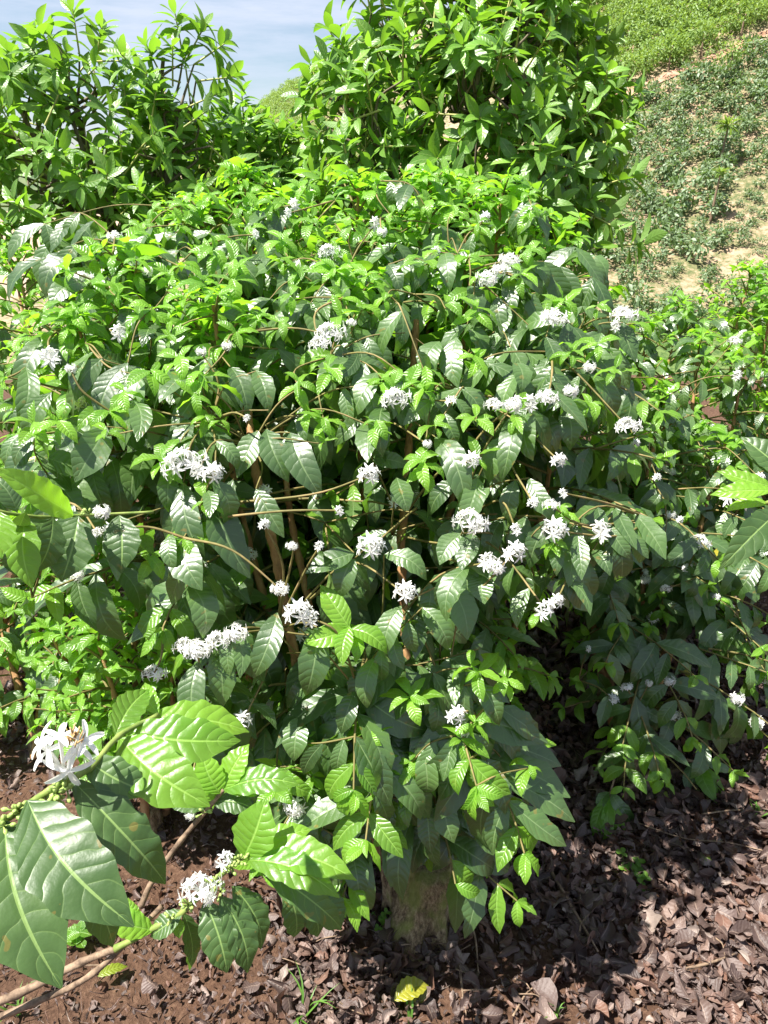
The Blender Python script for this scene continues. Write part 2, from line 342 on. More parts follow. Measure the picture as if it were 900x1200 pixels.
# ---------------------------------------------------------------- leaves in bulk
def leaf_template(nl, ns, kind, seed):
    r = np.random.default_rng(seed); near = kind == 'coffee_near'
    if near: kind = 'coffee'
    t = np.linspace(0, 1, nl); s = np.linspace(-1, 1, ns)
    if kind == 'coffee':   prof = np.sin(np.pi * np.clip(t, 0, 1) ** 0.93) ** 0.80 * (1 - 0.42 * np.clip((t - .80) / .20, 0, 1) ** 1.2)
    elif kind == 'avocado': prof = np.sin(np.pi * t ** 0.95) ** 0.85
    elif kind == 'blade':  prof = (1 - t) ** 0.7
    elif kind == 'round':  prof = np.sin(np.pi * t ** 0.9) ** 0.55
    else:                  prof = np.sin(np.pi * t ** 0.85) ** 0.6
    prof = np.maximum(prof, 0.03 if kind != 'litter' else 0.02)
    bend = {'coffee': r.uniform(0.5, 1.9), 'avocado': r.uniform(0.1, 1.0), 'litter': r.uniform(-2.4, 2.4), 'blade': r.uniform(.5, 1.6), 'round': r.uniform(0, .6)}[kind]
    ang = -bend * t ** 1.3
    x = np.concatenate([[0], np.cumsum(np.cos(ang[:-1]) * np.diff(t))]); z0 = np.concatenate([[0], np.cumsum(np.sin(ang[:-1]) * np.diff(t))])
    side = r.uniform(-0.10, 0.10) * np.sin(np.pi * t)            # sideways sweep
    vfold = {'coffee': r.uniform(0.02, 0.22), 'avocado': r.uniform(0.1, 0.4), 'litter': r.uniform(-.9, 1.3), 'blade': .3, 'round': .1}[kind]
    amp = {'coffee': r.uniform(0.012, 0.034), 'avocado': 0.010, 'litter': r.uniform(.02, .09), 'blade': 0, 'round': .01}[kind]
    if near: bend *= .62; amp *= .6
    fr = r.uniform(3.5, 6.0); p1, p2 = r.uniform(0, 6.28, 2)
    X = np.repeat(x[:, None], ns, 1); Y = prof[:, None] * s[None, :]
    und = amp * np.where(s[None] < 0, np.sin(2 * np.pi * fr * t[:, None] + p1), np.sin(2 * np.pi * fr * t[:, None] + p2)) * np.abs(s[None]) ** 1.5
    wob = 1 + 0.06 * np.sin(2 * np.pi * fr * t[:, None] + p2) * np.abs(s[None]) ** 3
    Z = z0[:, None] + und * np.sin(np.pi * t[:, None]) ** .5
    Zf = vfold * np.abs(s[None, :]) * prof[:, None]                # to be scaled by width
    if kind == 'litter':
        Y = Y * (1 + .25 * r.standard_normal((nl, ns)) * (np.abs(s[None]) > .6)); Z = Z + .02 * r.standard_normal((nl, ns))
        Zf = vfold * (np.abs(s[None, :]) ** 1.6) * prof[:, None]
    tw = (r.uniform(-1.1, 1.1) if kind == 'litter' else r.uniform(-.35, .35)) * t[:, None]
    Y2 = Y * wob * np.cos(tw) ; Zf2 = Zf + Y * np.sin(tw)
    faces = [(i * ns + j, (i + 1) * ns + j, (i + 1) * ns + j + 1, i * ns + j + 1) for i in range(nl - 1) for j in range(ns - 1)]
    uv = np.stack([np.repeat((s[None] + 1) / 2, nl, 0), np.repeat(t[:, None], ns, 1)], -1).reshape(-1, 2)
    return dict(x=X.ravel(), y=Y2.ravel(), z=Z.ravel(), zf=Zf2.ravel(), side=np.repeat(side[:, None], ns, 1).ravel(), f=np.array(faces), uv=uv)
TPL = {'coffee': [leaf_template(9, 5, 'coffee', 100 + i) for i in range(14)],
       'coffee_fine': [leaf_template(26, 11, 'coffee_near', 300 + i) for i in range(14)],
       'avocado': [leaf_template(7, 3, 'avocado', 500 + i) for i in range(10)],
       'litter': [leaf_template(7, 5, 'litter', 700 + i) for i in range(40)],
       'tiny': [leaf_template(3, 3, 'avocado', 800 + i) for i in range(6)],
       'round': [leaf_template(6, 5, 'round', 900 + i) for i in range(4)],
       'blade': [leaf_template(6, 3, 'blade', 950 + i) for i in range(6)]}
class Leaves:
    def __init__(s, kind): s.kind = kind; s.d = []
    def add(s, pos, d, n, L, W, tone=None, yellow=0.0, var=None):
        s.d.append((*pos, *d, *n, L, W, rng.uniform() if tone is None else tone, yellow, rng.integers(len(TPL[s.kind])) if var is None else var))
    def chord(s, p0, p1, n, W, bend=None, tone=None):     # leaf whose base and tip sit at p0 and p1
        K = TPL[s.kind]; k = int(rng.integers(len(K))) if bend is None else min(range(len(K)), key=lambda i: abs(-K[i]['z'][-1] - bend) + rng.uniform(0, .08))
        T = K[k]; tx, tz_ = T['x'][-1], T['z'][-1]; X0 = nrm(p1 - p0); Z0 = nrm(n - (n @ X0) * X0); a_ = math.atan2(-tz_, tx)
        s.add(p0, X0 * math.cos(a_) + Z0 * math.sin(a_), Z0, np.linalg.norm(p1 - p0) / math.hypot(tx, tz_), W, tone=tone, var=k)
    def mesh(s, name, mat):
        D = np.array(s.d, float); vs, fs, uvs, tn = [], [], [], []; off = 0
        for k, T in enumerate(TPL[s.kind]):
            A = D[D[:, 13].astype(int) == k]
            if not len(A): continue
            X = A[:, 3:6] / np.maximum(np.linalg.norm(A[:, 3:6], axis=1, keepdims=True), 1e-9)
            Z = A[:, 6:9] - (A[:, 6:9] * X).sum(1, keepdims=True) * X; Z /= np.maximum(np.linalg.norm(Z, axis=1, keepdims=True), 1e-9)
            Y = np.cross(Z, X); Ln = A[:, 9][:, None]; W = A[:, 10][:, None] / 2
            v = A[:, None, 0:3] + (Ln * T['x'])[..., None] * X[:, None] + (W * T['y'] + Ln * T['side'])[..., None] * Y[:, None] + (Ln * T['z'] + W * T['zf'])[..., None] * Z[:, None]
            n = len(T['x']); f = T['f'][None] + (np.arange(len(A)) * n)[:, None, None] + off
            vs.append(v.reshape(-1, 3)); fs.append(f.reshape(-1, 4)); off += len(A) * n
            uvs.append(np.tile(T['uv'], (len(A), 1)))
            t = np.zeros((len(A), n, 3)); t[..., 0] = A[:, 11][:, None]; t[..., 1] = A[:, 12][:, None]; tn.append(t.reshape(-1, 3))
        vs = np.concatenate(vs); fs = np.concatenate(fs); uvs = np.concatenate(uvs); tn = np.concatenate(tn)
        me = bpy.data.meshes.new(name)
        me.vertices.add(len(vs)); me.vertices.foreach_set('co', vs.ravel())
        me.loops.add(fs.size); me.loops.foreach_set('vertex_index', fs.ravel())
        me.polygons.add(len(fs)); me.polygons.foreach_set('loop_start', np.arange(len(fs)) * 4); me.polygons.foreach_set('loop_total', np.full(len(fs), 4))
        me.polygons.foreach_set('use_smooth', np.ones(len(fs), bool))
        me.update(calc_edges=True)
        ul = me.uv_layers.new(name='leaf'); ul.data.foreach_set('uv', uvs[fs.ravel()].ravel())
        a = me.attributes.new('tint', 'FLOAT_VECTOR', 'POINT'); a.data.foreach_set('vector', tn.ravel())
        me.materials.append(mat); return me
    def build(s, name, mat, parent=None):
        o = bpy.data.objects.new(name, s.mesh(name, mat)); C.objects.link(o)
        if parent is not None: o.parent = parent; o.matrix_parent_inverse = parent_inv(parent)
        return o

# ---------------------------------------------------------------- flowers
def flower_cluster_mesh(nf, rad, seed, fine=False):
    r = np.random.default_rng(seed); mb = MB()
    for i in range(nf):
        u = nrm([r.normal() * 1.3, r.normal(), abs(r.normal()) * .8 + 0.1]); c = u * rad * r.uniform(.45, 1.1) * np.array([1.15, 1.05, .9])
        base = u * rad * 0.05
        a = nrm(np.cross(u, r.normal(size=3))); b = np.cross(u, a)
        Lp = r.uniform(.014, .020); wp = r.uniform(.0046, .0064); op = r.uniform(-.1, .9)
        mb.tube([base, (base + c) / 2, c], [.0011, .0011, .0016], 4, cap=False)
        np_ = r.integers(5, 7)
        for k in range(np_):
            th = 2 * math.pi * k / np_ + r.uniform(-.15, .15); e = math.cos(th) * a + math.sin(th) * b; sd_ = np.cross(u, e)
            segs = 4 if fine else 3; row = []
            for q in range(segs + 1):
                t = q / segs; wd = wp * math.sin(math.pi * min(.97, .12 + .86 * t)) ** .7
                ctr = c + e * Lp * t + u * (Lp * op * t - Lp * .4 * t * t)
                row += [ctr - sd_ * wd / 2 + u * .0007, ctr - u * .0002, ctr + sd_ * wd / 2 + u * .0007]
            mb.add(row, [f for q in range(segs) for f in ((q * 3, q * 3 + 1, q * 3 + 4, q * 3 + 3), (q * 3 + 1, q * 3 + 2, q * 3 + 5, q * 3 + 4))])
        for k in range(3):                                          # upright anthers
            e = nrm(u + .5 * r.normal(size=3)); mb.tube([c, c + e * .008], [.0006, .0008], 3, cap=False)
    return mb
FM = []
for i, (nf, rad) in enumerate([(13, .022), (16, .026), (10, .018), (7, .016), (18, .029), (3, .012)]):
    o = flower_cluster_mesh(nf, rad, 40 + i).build('flower_cluster', M['petal']); FM.append(o.data); bpy.data.objects.remove(o)
def add_flower(parent, pos, size=1.0, var=None, toward=None):
    me = FM[int(rng.integers(0, 5)) if var is None else var]
    o = bpy.data.objects.new('flower_cluster', me); C.objects.link(o); o.parent = parent; o.matrix_parent_inverse = parent_inv(parent)
    o.location = tuple(pos); o.scale = (size,) * 3
    u = nrm(np.array([0, 0, 1.0]) + (0.8 * nrm(toward) if toward is not None else 0) + .25 * rng.normal(size=3))
    o.rotation_mode = 'QUATERNION'; o.rotation_quaternion = Vector(u).to_track_quat('Z', 'Y'); return o

# ---------------------------------------------------------------- coffee bush
UP = np.array([0, 0, 1.0])
def stump_mesh(base, parts, parent, k=64, nv=46):
    mb = MB()
    for (off, top, r0, r1, lean) in parts:
        V = []
        for i in range(nv):
            t = i / (nv - 1); z = -.03 + (top + .03) * t; r = r0 + (r1 - r0) * t + .035 * math.exp(-max(z, 0) / .03) * (r0 / .07)
            if t > .93: r *= math.sqrt(max(0, 1 - ((t - .93) / .07) ** 2)) * .95 + .05
            for j in range(k):
                a = 2 * math.pi * j / k; lump = .20 * abs(math.sin(a * 3.5 + 5 * z)) ** 4 * -.6 + .26 * mnoise.noise(Vector((math.cos(a) * 1.6, math.sin(a) * 1.6, z * 9 + off[0] * 40))) + .12 * mnoise.noise(Vector((math.cos(a) * 5, math.sin(a) * 5, z * 22))) + .07 * mnoise.noise(Vector((math.cos(a) * 14, math.sin(a) * 14, z * 60)))
                rr = r * (1 + lump); V.append(base + np.array([off[0] + lean[0] * t + rr * math.cos(a), off[1] + lean[1] * t + rr * math.sin(a), z]))
        mb.add(V, [(i * k + j, i * k + (j + 1) % k, (i + 1) * k + (j + 1) % k, (i + 1) * k + j) for i in range(nv - 1) for j in range(k)] + [tuple((nv - 1) * k + j for j in range(k))])
    return mb.build('trunk', M['stump'], parent)
class Bush:
    def __init__(s, base, label, size=1.0, young_bias=0.0):
        s.root = empty('coffee_bush', (*base[:2], 0.0), label, 'coffee bush'); s.base = np.array([*base[:2], 0.0])
        s.mat = Leaves('coffee'); s.yng = Leaves('coffee'); s.size = size; s.stems = []; s.mbs = []; s.trunks = []; s.tw = []; s.fl = []; s.yb = young_bias
        s.center = s.base; s.ros = 1.0; s.bp = []; s.keep = set(); s.lim = None; s.prune = None; s.cut = .11
    def stem(s, top, start=None, bow=0.12, r0=.014):
        b = s.base + (np.array([rng.normal() * .03, rng.normal() * .03, .08]) if start is None else 0) if start is None else np.array(start)
        top = np.array(top); m1 = b + (top - b) * np.array([.62, .62, .35]) + rng.normal(size=3) * .02
        m2 = b + (top - b) * np.array([.92, .92, .7]) + rng.normal(size=3) * .02
        return s.add_stem(smooth_path([b, m1, m2, top], 9), r0, .0035)
    def add_stem(s, pth, r0, r1):
        q_ = smooth_path(pth, 4); sl = np.concatenate([[0], np.cumsum(np.linalg.norm(np.diff(q_, axis=0), axis=1))])
        rr = np.interp(sl / sl[-1], [0, 1], [r0, r1]) * (1 + .22 * np.abs(np.cos(np.pi * sl / .065)) ** 10) * (1 + .06 * rng.normal(size=len(q_)))
        mb = MB(); mb.tube(q_, rr, 10, .09); s.trunks.append(mb); s.stems.append(pth); s.mbs.append(MB()); return len(s.stems) - 1
    def rosette(s, p, d, n=6, size=.05, droop=.5):
        a0 = rng.uniform(0, 6.28); d = nrm(d)
        a = nrm(np.cross(d, [0.3, .2, 1])); b = np.cross(d, a)
        for k in range(n):
            th = a0 + k * 2.4; e = math.cos(th) * a + math.sin(th) * b
            dd = nrm(d * rng.uniform(.4, .9) + e * rng.uniform(.7, 1.1) - UP * droop * rng.uniform(.2, 1.0))
            L_ = size * rng.uniform(.6, 1.25)
            s.yng.add(p + d * .004 * k, dd, UP + .5 * d + .35 * rng.normal(size=3), L_, L_ * rng.uniform(.34, .46), tone=rng.uniform(.35, 1))
    def branch(s, mb, p0, az, L_, el0=.45, sag=1.0, leaf=.115, skip=.30, flower=.12, tipy=2, step=.052):
        n = max(3, int(L_ / (step * .85))); pts = [np.array(p0)]; el = el0; p = np.array(p0)
        for k in range(n):
            d = np.array([math.cos(az) * math.cos(el), math.sin(az) * math.cos(el), math.sin(el)])
            p = p + d * L_ / n; pts.append(p); el -= sag * L_ / n * 1.5 + rng.normal() * .05; az += rng.normal() * .06
            if p[2] < (.10 if s.cut < .12 else .30) or (s.lim and k > 0 and not s.lim(p)): break
        pts = np.array(pts); n = len(pts) - 1; s.bp.append((pts, next(i for i, m in enumerate(s.mbs) if m is mb)))
        mb.tube(pts, np.linspace(.0036, .0016, len(pts)) * s.size, 5, cap=False)
        outw = nrm([math.cos(az), math.sin(az), 0.25])
        for k in range(1, n + 1):
            fr = k / n
            if fr < skip: 
                continue
            d = nrm(pts[k] - pts[k - 1]); lat = nrm(np.cross(d, UP)); from_tip = n - k
            if from_tip < tipy:
                for sgn in (-1, 1):
                    L2 = leaf * (.42 + .2 * from_tip) * rng.uniform(.8, 1.2) 
                    dd = nrm(d * .7 + lat * sgn * .8 - UP * rng.uniform(-.1, .5))
                    s.yng.add(pts[k], dd, UP + .3 * rng.normal(size=3) + .3 * outw, L2, L2 * rng.uniform(.34, .44), tone=rng.uniform(.5, 1) - .25 * from_tip)
                if from_tip == 0:
                    s.rosette(pts[k], d, int(rng.integers(2, 5)), leaf * .38, .25)
                continue
            for sgn in (-1, 1):
                if rng.uniform() < .10: continue
                L2 = leaf * min(1.0, .55 + .15 * from_tip) * rng.uniform(.75, 1.25)
                hang = rng.uniform(.0, .95)
                dd = nrm(d * rng.uniform(.1, .6) + lat * sgn * rng.uniform(.5, .9) + outw * .15 - UP * hang)
                nn = nrm(UP * 1.1 + outw * .75 + lat * sgn * .3 + .3 * rng.normal(size=3))
                if rng.uniform() < s.yb: s.yng.add(pts[k], dd, nn, L2 * .8, L2 * .8 * rng.uniform(.38, .46), tone=rng.uniform(0, .3))
                else: s.mat.add(pts[k], dd, nn, L2 * 1.08, L2 * rng.uniform(.34, .44), yellow=(.9 if rng.uniform() < .008 else 0.0))
            if rng.uniform() < flower and fr < .95:
                s.fl.append((pts[k] + UP * .008, rng.uniform(.55, 1.0), outw))
        return pts
    def grow(s, si, spacing=.075, Lmax=.5, zlo=.25, leaf=.115, flower=.10, topy=.3, az_avoid=None, skip=.3):
        pth = s.stems[si]; mb = s.mbs[si]; seg = np.linalg.norm(np.diff(pth, axis=0), axis=1); cum = np.concatenate([[0], np.cumsum(seg)]); T = cum[-1]
        az = rng.uniform(0, math.pi); q = spacing
        for e in (np.arange(.03, .24, .05) if s.ros else [.03]):
            pe = np.array([np.interp(T - e, cum, pth[:, i]) for i in range(3)]); s.rosette(pe, nrm(UP + .6 * rng.normal(size=3)), 4, leaf * rng.uniform(.5, .75), .6)
        while q < T:
            p = np.array([np.interp(q, cum, pth[:, i]) for i in range(3)]); left = T - q
            if p[2] > zlo:
                L_ = min(Lmax, .05 + left * .95) * rng.uniform(.7, 1.1)
                for a in (az, az + math.pi):
                    aa = a + rng.normal() * .25
                    tipy = (2 if left > topy else 3) if s.ros else 1
                    s.branch(mb, p, aa, L_, el0=.65 - .3 * min(1, L_ / .4) + (.25 if left < .15 else 0), leaf=leaf * (1 if left > topy else .85), flower=flower, tipy=tipy, skip=skip if L_ > .15 else 0)
            az += math.pi / 2 + rng.normal() * .2; q += spacing * rng.uniform(.8, 1.2) * (.6 if left < .35 else 1)
        s.rosette(pth[-1], [0, 0, 1], 8, leaf * .55, .2)
    def nearest(s, p, down=.05):
        best = None
        for i, pth in enumerate(s.stems):
            d = np.linalg.norm(pth - (p - UP * down), axis=1) + 9.0 * (pth[:, 2] < .12); j = int(d.argmin())
            if (best is None or d[j] < best[0]): best = (d[j], i, pth[j])
        return best
    def twig_to(s, p, r=.0017):
        d0, i, q = s.nearest(p)
        c = []
        for pts, si in s.bp:
            j = int(np.linalg.norm(pts - p, axis=1).argmin()); c.append((float(np.linalg.norm(pts[j] - p)), si, pts[j]))
        c = sorted(c, key=lambda e: e[0])[:6]
        if c and c[0][0] < d0: e = c[int(rng.integers(min(4, len(c))))]; d0, i, q = e
        else:
            pth = s.stems[i]; j = int(np.linalg.norm(pth - q, axis=1).argmin()) ; j = int(np.clip(j + rng.integers(-4, 2), 1, len(pth) - 2)); q = pth[j] + (pth[j + 1] - pth[j]) * rng.uniform()
        mid = q + (p - q) * .55 + (UP * .08 + rng.normal(size=3) * .08) * np.linalg.norm(p - q)
        s.mbs[i].tube(smooth_path([q, mid, p], 6), np.linspace(r * 1.2, r * .7, 13), 5, cap=False)
        tp = smooth_path([q, mid, p], 6); ln = np.linalg.norm(p - q)
        if ln > .07 and rng.uniform() < .42:
            for k in range(2, 11, max(2, int(.42 / ln))):
                d = nrm(tp[k + 1] - tp[k]); lat = nrm(np.cross(d, UP) + 1e-6)
                for sg in (-1, 1):
                    if rng.uniform() < .25: continue
                    L2 = rng.uniform(.06, .115); s.mat.add(tp[k], nrm(d * rng.uniform(0, .5) + lat * sg * .7 - UP * rng.uniform(.1, 1.0)), nrm(UP * 1.1 + nrm(CAM - p) * .5 + .3 * rng.normal(size=3)), L2, L2 * rng.uniform(.35, .44))
        return i
    def finish(s, maxfl=100, stem_mat='stem'):
        for tb, mb in zip(s.trunks, s.mbs):
            if 0 < len(mb.v) <= 14: tb.add(np.concatenate(mb.v), mb.f); mb = MB()
            so = tb.build('stem', M[stem_mat], s.root)
            if mb.n: mb.build('branch', M['twig_mid'], so)
        for lv in (s.mat, s.yng):
            lv.d = [q for i_, q in enumerate(lv.d) if (lv is s.mat and i_ in s.keep) or (not (s.prune and s.prune(q)) and q[2] + min(0, q[5] / max(np.linalg.norm(q[3:6]), 1e-6)) * q[9] > (s.cut if math.hypot(q[0] - s.base[0], q[1] - s.base[1] + .12) < .3 else .07))]
        if s.mat.d: s.mat.build('crown', M['mature'], s.root)
        if s.yng.d: s.yng.build('young_foliage', M['young'], s.root)
        fl = s.fl
        if len(fl) > maxfl:
            def vis(f):
                x, y, z = proj(f[0]); return (0 if (-20 < x < 920 and -20 < y < 1220) else 5) + z - (3 if len(f) > 3 else 0)
            fl = sorted(fl, key=vis)[:maxfl]
        for f in fl: add_flower(s.root, f[0], f[1] * .80, toward=f[2], var=f[3] if len(f) > 3 else None)
        return s.root

def surf(px, py):                       # camera depth of the front of the main bush
    d = np.interp(py, [200, 260, 330, 450, 600, 700, 900, 1040], [1.95, 1.75, 1.55, 1.36, 1.27, 1.27, 1.38, 1.6])
    return d + .12 * max(0, (px - 600) / 150)

main = Bush(G(495, 1082), 'large coffee bush full of white blossom filling the centre above a mossy stump')
B0 = main.base + np.array([0, .05, 0])
def main_lim(p):
    lo = np.interp(p[2], [.2, .45, .7, .85, 1.0], [-.18, -.24, -.36, -.7, -1.1]); hi = np.interp(p[2], [.2, .75, .9, 1.1], [.24, .29, .5, .9])
    return lo < p[0] < hi
main.lim = main_lim; main.cut = .20
STEMPX = [((300, 480), (302, 565), (325, 660), (345, 765)), ((338, 585), (352, 660)), ((474, 600), (470, 645)), ((488, 370), (486, 400))]
def main_prune(q):                      # the gap of the crown where the brown stems show
    e = np.array(q[3:6]); c = np.array(q[:3]) + e / max(np.linalg.norm(e), 1e-6) * q[9] * .5; px, py, dz = proj(c)
    if 435 < px < 540 and 1000 < py: return True
    if dz > 1.6: return False
    for line in STEMPX:
        for (a0, b0), (a1, b1) in zip(line, line[1:]):
            t = np.clip(((px - a0) * (a1 - a0) + (py - b0) * (b1 - b0)) / ((a1 - a0) ** 2 + (b1 - b0) ** 2), 0, 1)
            if math.hypot(px - a0 - t * (a1 - a0), py - b0 - t * (b1 - b0)) < 34: return True
    return False
main.prune = main_prune
tops = [(150, 315, 1.55), (235, 238, 1.8), (330, 228, 1.9), (420, 215, 1.85), (505, 208, 1.95), (590, 222, 1.95), (655, 285, 1.95),
        (90, 390, 1.45), (250, 370, 1.45), (400, 330, 1.55), (540, 330, 1.6), (660, 420, 1.65), (490, 245, 2.3), (330, 255, 2.3), (180, 285, 2.2), (285, 232, 2.0), (460, 225, 2.05), (550, 225, 2.1)]
for k, (a, b, d) in enumerate(tops):
    i = main.stem(P(a, b + rng.uniform(-24, 16), d), B0 + np.array([rng.normal() * .04, abs(rng.normal()) * .05, .12]), r0=.013)
    main.grow(i, .075, .46, .30, .125, .13, topy=.18, skip=.2)
# stems that show in the gap of the crown
for pts, r0 in (([G(470, 1040) + UP * .12, P(385, 880, 1.5), P(345, 765, 1.48), P(325, 660, 1.45), P(302, 565, 1.46), P(290, 480, 1.5)], .0125),
                ([G(470, 1040) + UP * .12, P(400, 860, 1.62), P(352, 660, 1.62), P(338, 585, 1.6), P(330, 500, 1.62)], .010),
                ([G(490, 1040) + UP * .12, P(478, 800, 1.62), P(470, 640, 1.6), P(474, 600, 1.58), P(488, 375, 1.6)], .011)):
    main.add_stem(smooth_path(pts, 9), r0, r0 * .6)
# low skirts of the bush
for (a, b, d, az, L_) in ((370, 880, 1.6, -2.6, .22), (390, 860, 1.55, -2.2, .22), (470, 800, 1.5, -1.9, .34), (520, 820, 1.55, -1.2, .36), (430, 850, 1.5, -2.2, .32), (560, 840, 1.6, -.7, .34), (500, 900, 1.6, -1.5, .26),
                          (540, 900, 1.62, -1.0, .28), (450, 920, 1.62, -1.9, .26), (400, 800, 1.5, -2.5, .4), (350, 800, 1.5, -2.9, .4), (560, 880, 1.65, -.4, .3),
                          (430, 760, 1.45, -1.7, .3), (500, 760, 1.5, -1.4, .32), (300, 760, 1.5, 3.0, .4), (600, 780, 1.7, -.5, .35), (480, 940, 1.66, -1.6, .13), (525, 935, 1.68, -1.0, .16)):
    p = P(a, b, d); bi = main.nearest(p)[1]
    main.branch(main.mbs[bi], p, az, L_, el0=.1, sag=1.6, leaf=.14, skip=0, flower=.12, step=.05); main.twig_to(p)
# leaves read from the photograph's front layer: base, tip, width (px)
HL = [(400,975,395,1052,30),(425,985,435,1066,30),(370,965,360,1034,28),(455,975,458,1040,32),(512,960,516,1015,28),(345,945,333,1006,28),(385,990,405,1075,26),(410,930,400,1000,30),(560,950,585,1005,28),(500,940,505,1000,30),(380,920,372,985,30),
 (245,418,247,478,34),(165,440,145,528,46),(150,425,118,500,34),(125,500,88,565,45),(270,430,290,490,30),(300,435,315,485,28),
 (200,550,197,600,28),(215,565,240,655,38),(250,580,293,678,46),(212,630,237,692,44),(222,685,238,748,38),(303,505,278,560,34),(312,503,338,565,36),
 (340,507,377,583,40),(300,573,333,630,30),(325,718,297,795,36),(372,735,358,815,40),(415,648,358,672,34),(415,655,400,700,30),(85,605,68,678,44),
 (145,610,140,670,36),(535,395,537,455,32),(515,400,500,445,30),(605,425,610,460,26),(600,490,588,565,32),(620,482,625,540,34),(662,478,668,528,30),
 (510,512,545,600,36),(465,560,478,600,30),(542,625,515,662,30),(555,625,540,670,30),(567,670,568,708,34),(522,682,548,750,40),(495,712,525,762,32),
 (470,710,452,768,32),(450,650,500,680,28),(647,635,652,675,20),(695,645,715,675,22),(375,305,372,350,22),(465,355,462,415,24),(455,310,470,345,22),
 (595,320,600,380,22),(550,335,560,375,24),(400,405,405,455,30),(390,850,395,915,32),(350,840,345,892,34),(455,870,472,935,32),(440,940,452,990,30),
 (520,930,532,988,34),(482,960,472,1055,34),(560,900,592,955,30),(440,770,430,830,28),(415,810,400,860,28),(560,800,585,850,28),(120,420,88,470,30),
 (85,605,42,668,34),(60,460,35,520,30),(20,600,-10,560,32),(730,378,745,425,26),(705,390,690,440,26),(160,345,150,410,26),(180,300,165,350,22),
 (500,300,485,345,20),(640,395,655,440,24),(330,340,350,395,24),(30,430,22,500,28),(370,340,395,380,20),(560,560,540,620,30),(620,560,650,610,26)]
for (bx, by, tx, ty, wd) in HL:
    d0 = surf(bx, by) - .03; p0 = P(bx, by, d0); p1 = P(tx, ty, d0 - .015 + rng.normal() * .01)
    L_ = np.linalg.norm(p1 - p0) * 1.1
    n = nrm(nrm(CAM - p0) * 1.0 + UP * .65 + np.array([.35 * rng.normal(), 0, 0]))
    n_hl = len(main.mat.d); main.mat.chord(p0, p1, n, wd / FPX * d0 * .90, tone=rng.uniform(.1, 1)); main.keep.add(n_hl); main.twig_to(p0, .0018)
for q in range(80):                     # more hanging pairs through the front layer
    if q < 62: bx, by = rng.uniform(40, 700), rng.uniform(262, 440)
    else: bx, by = rng.uniform(340, 600), rng.uniform(700, 930)
    d0 = surf(bx, by) + rng.uniform(-.02, .05); p0 = P(bx, by, d0)
    for sg in (-1, 1):
        ln = rng.uniform(.095, .135); e = nrm(np.array([sg * rng.uniform(.25, .9), -rng.uniform(-.1, .5), -rng.uniform(.6, 1.3)])); p1 = p0 + e * ln
        n = nrm(nrm(CAM - p0) * .8 + UP * .8 + np.array([.5 * sg + .3 * rng.normal(), 0, 0])); k0 = len(main.mat.d)
        main.mat.chord(p0, p1, n, ln * rng.uniform(.34, .43), tone=rng.uniform(.1, 1)); 
    main.twig_to(p0, .0016)
YR = [(190,545,.055,7),(240,590,.035,5),(495,550,.05,8),(410,745,.075,8),(440,632,.04,5),(495,462,.045,6),(350,455,.045,6),(330,290,.05,7),(385,440,.045,7),
 (480,822,.06,7),(430,862,.055,6),(560,540,.04,5),(592,800,.055,6),(655,600,.035,6),(175,660,.045,6),(275,560,.035,5),(480,600,.03,4),(70,500,.06,6),(395,300,.04,6),
 (250,300,.05,7),(200,330,.05,7),(140,350,.05,7),(90,380,.05,7),(300,380,.05,7),(430,330,.05,7),(560,270,.045,7),(620,300,.045,7),(240,340,.05,7),(450,900,.05,6),
 (540,870,.05,5),(590,940,.05,5),(620,900,.05,4),(650,640,.035,5),(560,790,.045,5),(500,245,.05,8),(440,230,.05,8),(360,225,.05,8),(290,235,.05,8),(220,250,.05,8),
 (620,250,.05,7),(170,270,.05,7),(700,410,.05,6),(720,440,.05,6),(690,480,.04,6),(330,310,.05,6),(475,390,.04,5),(380,520,.03,4),(530,250,.05,7),(460,255,.04,6)]
YR += [(rng.uniform(40, 720), rng.uniform(240, 520), rng.uniform(.035, .055), int(rng.integers(4, 8))) for _ in range(60)]
YR += [(rng.uniform(320, 610), rng.uniform(700, 960), rng.uniform(.035, .055), int(rng.integers(4, 7))) for _ in range(16)]
for (a, b, sz, n) in YR:
    d0 = surf(a, b) - .05; p = P(a, b, d0); main.rosette(p, nrm(UP * .8 + nrm(CAM - p) * .6), n, sz, .7); main.twig_to(p, .0017)
FL = [(345,240,.9),(338,250,.6),(440,262,.9),(447,272,.6),(135,278,.7),(160,308,.8),(172,318,.6),(97,328,.75),(385,296,.8),(300,275,.6),(512,295,.7),(597,306,.9),(570,327,.9),
 (584,316,.8),(568,255,.7),(60,420,1.25),(82,432,.5),(140,390,.95),(386,392,1.0),(374,404,.7),(412,378,.4),(650,373,1.05),(730,370,.95),(722,382,.7),(463,468,.9),(530,470,.6),
 (578,475,.6),(600,475,.75),(622,472,.9),(642,466,.8),(668,458,.7),(606,470,.6),(215,545,1.3),(250,555,1.0),(233,552,.7),(433,557,.95),(553,540,.8),(290,490,.4),(550,612,1.0),
 (605,620,.6),(650,622,1.15),(705,622,1.15),(603,648,1.0),(572,658,.9),(580,664,.7),(435,641,1.2),(475,695,1.0),(640,715,1.0),(652,705,.7),(350,718,1.2),(366,724,.8),(232,762,.95),
 (255,752,.8),(277,742,.8),(216,758,.7),(180,790,.7),(285,845,.9),(535,838,.9),(328,690,.6),(115,625,.6),(130,620,.6),(735,500,.8),(655,540,.7),(690,430,.6),(562,905,.7),(420,936,.5),
 (375,640,.5),(398,598,.5),(310,615,.5),(342,640,.4),(500,520,.4),(265,405,.5),(235,412,.5),(625,590,.5),(645,592,.5),(660,578,.5)]
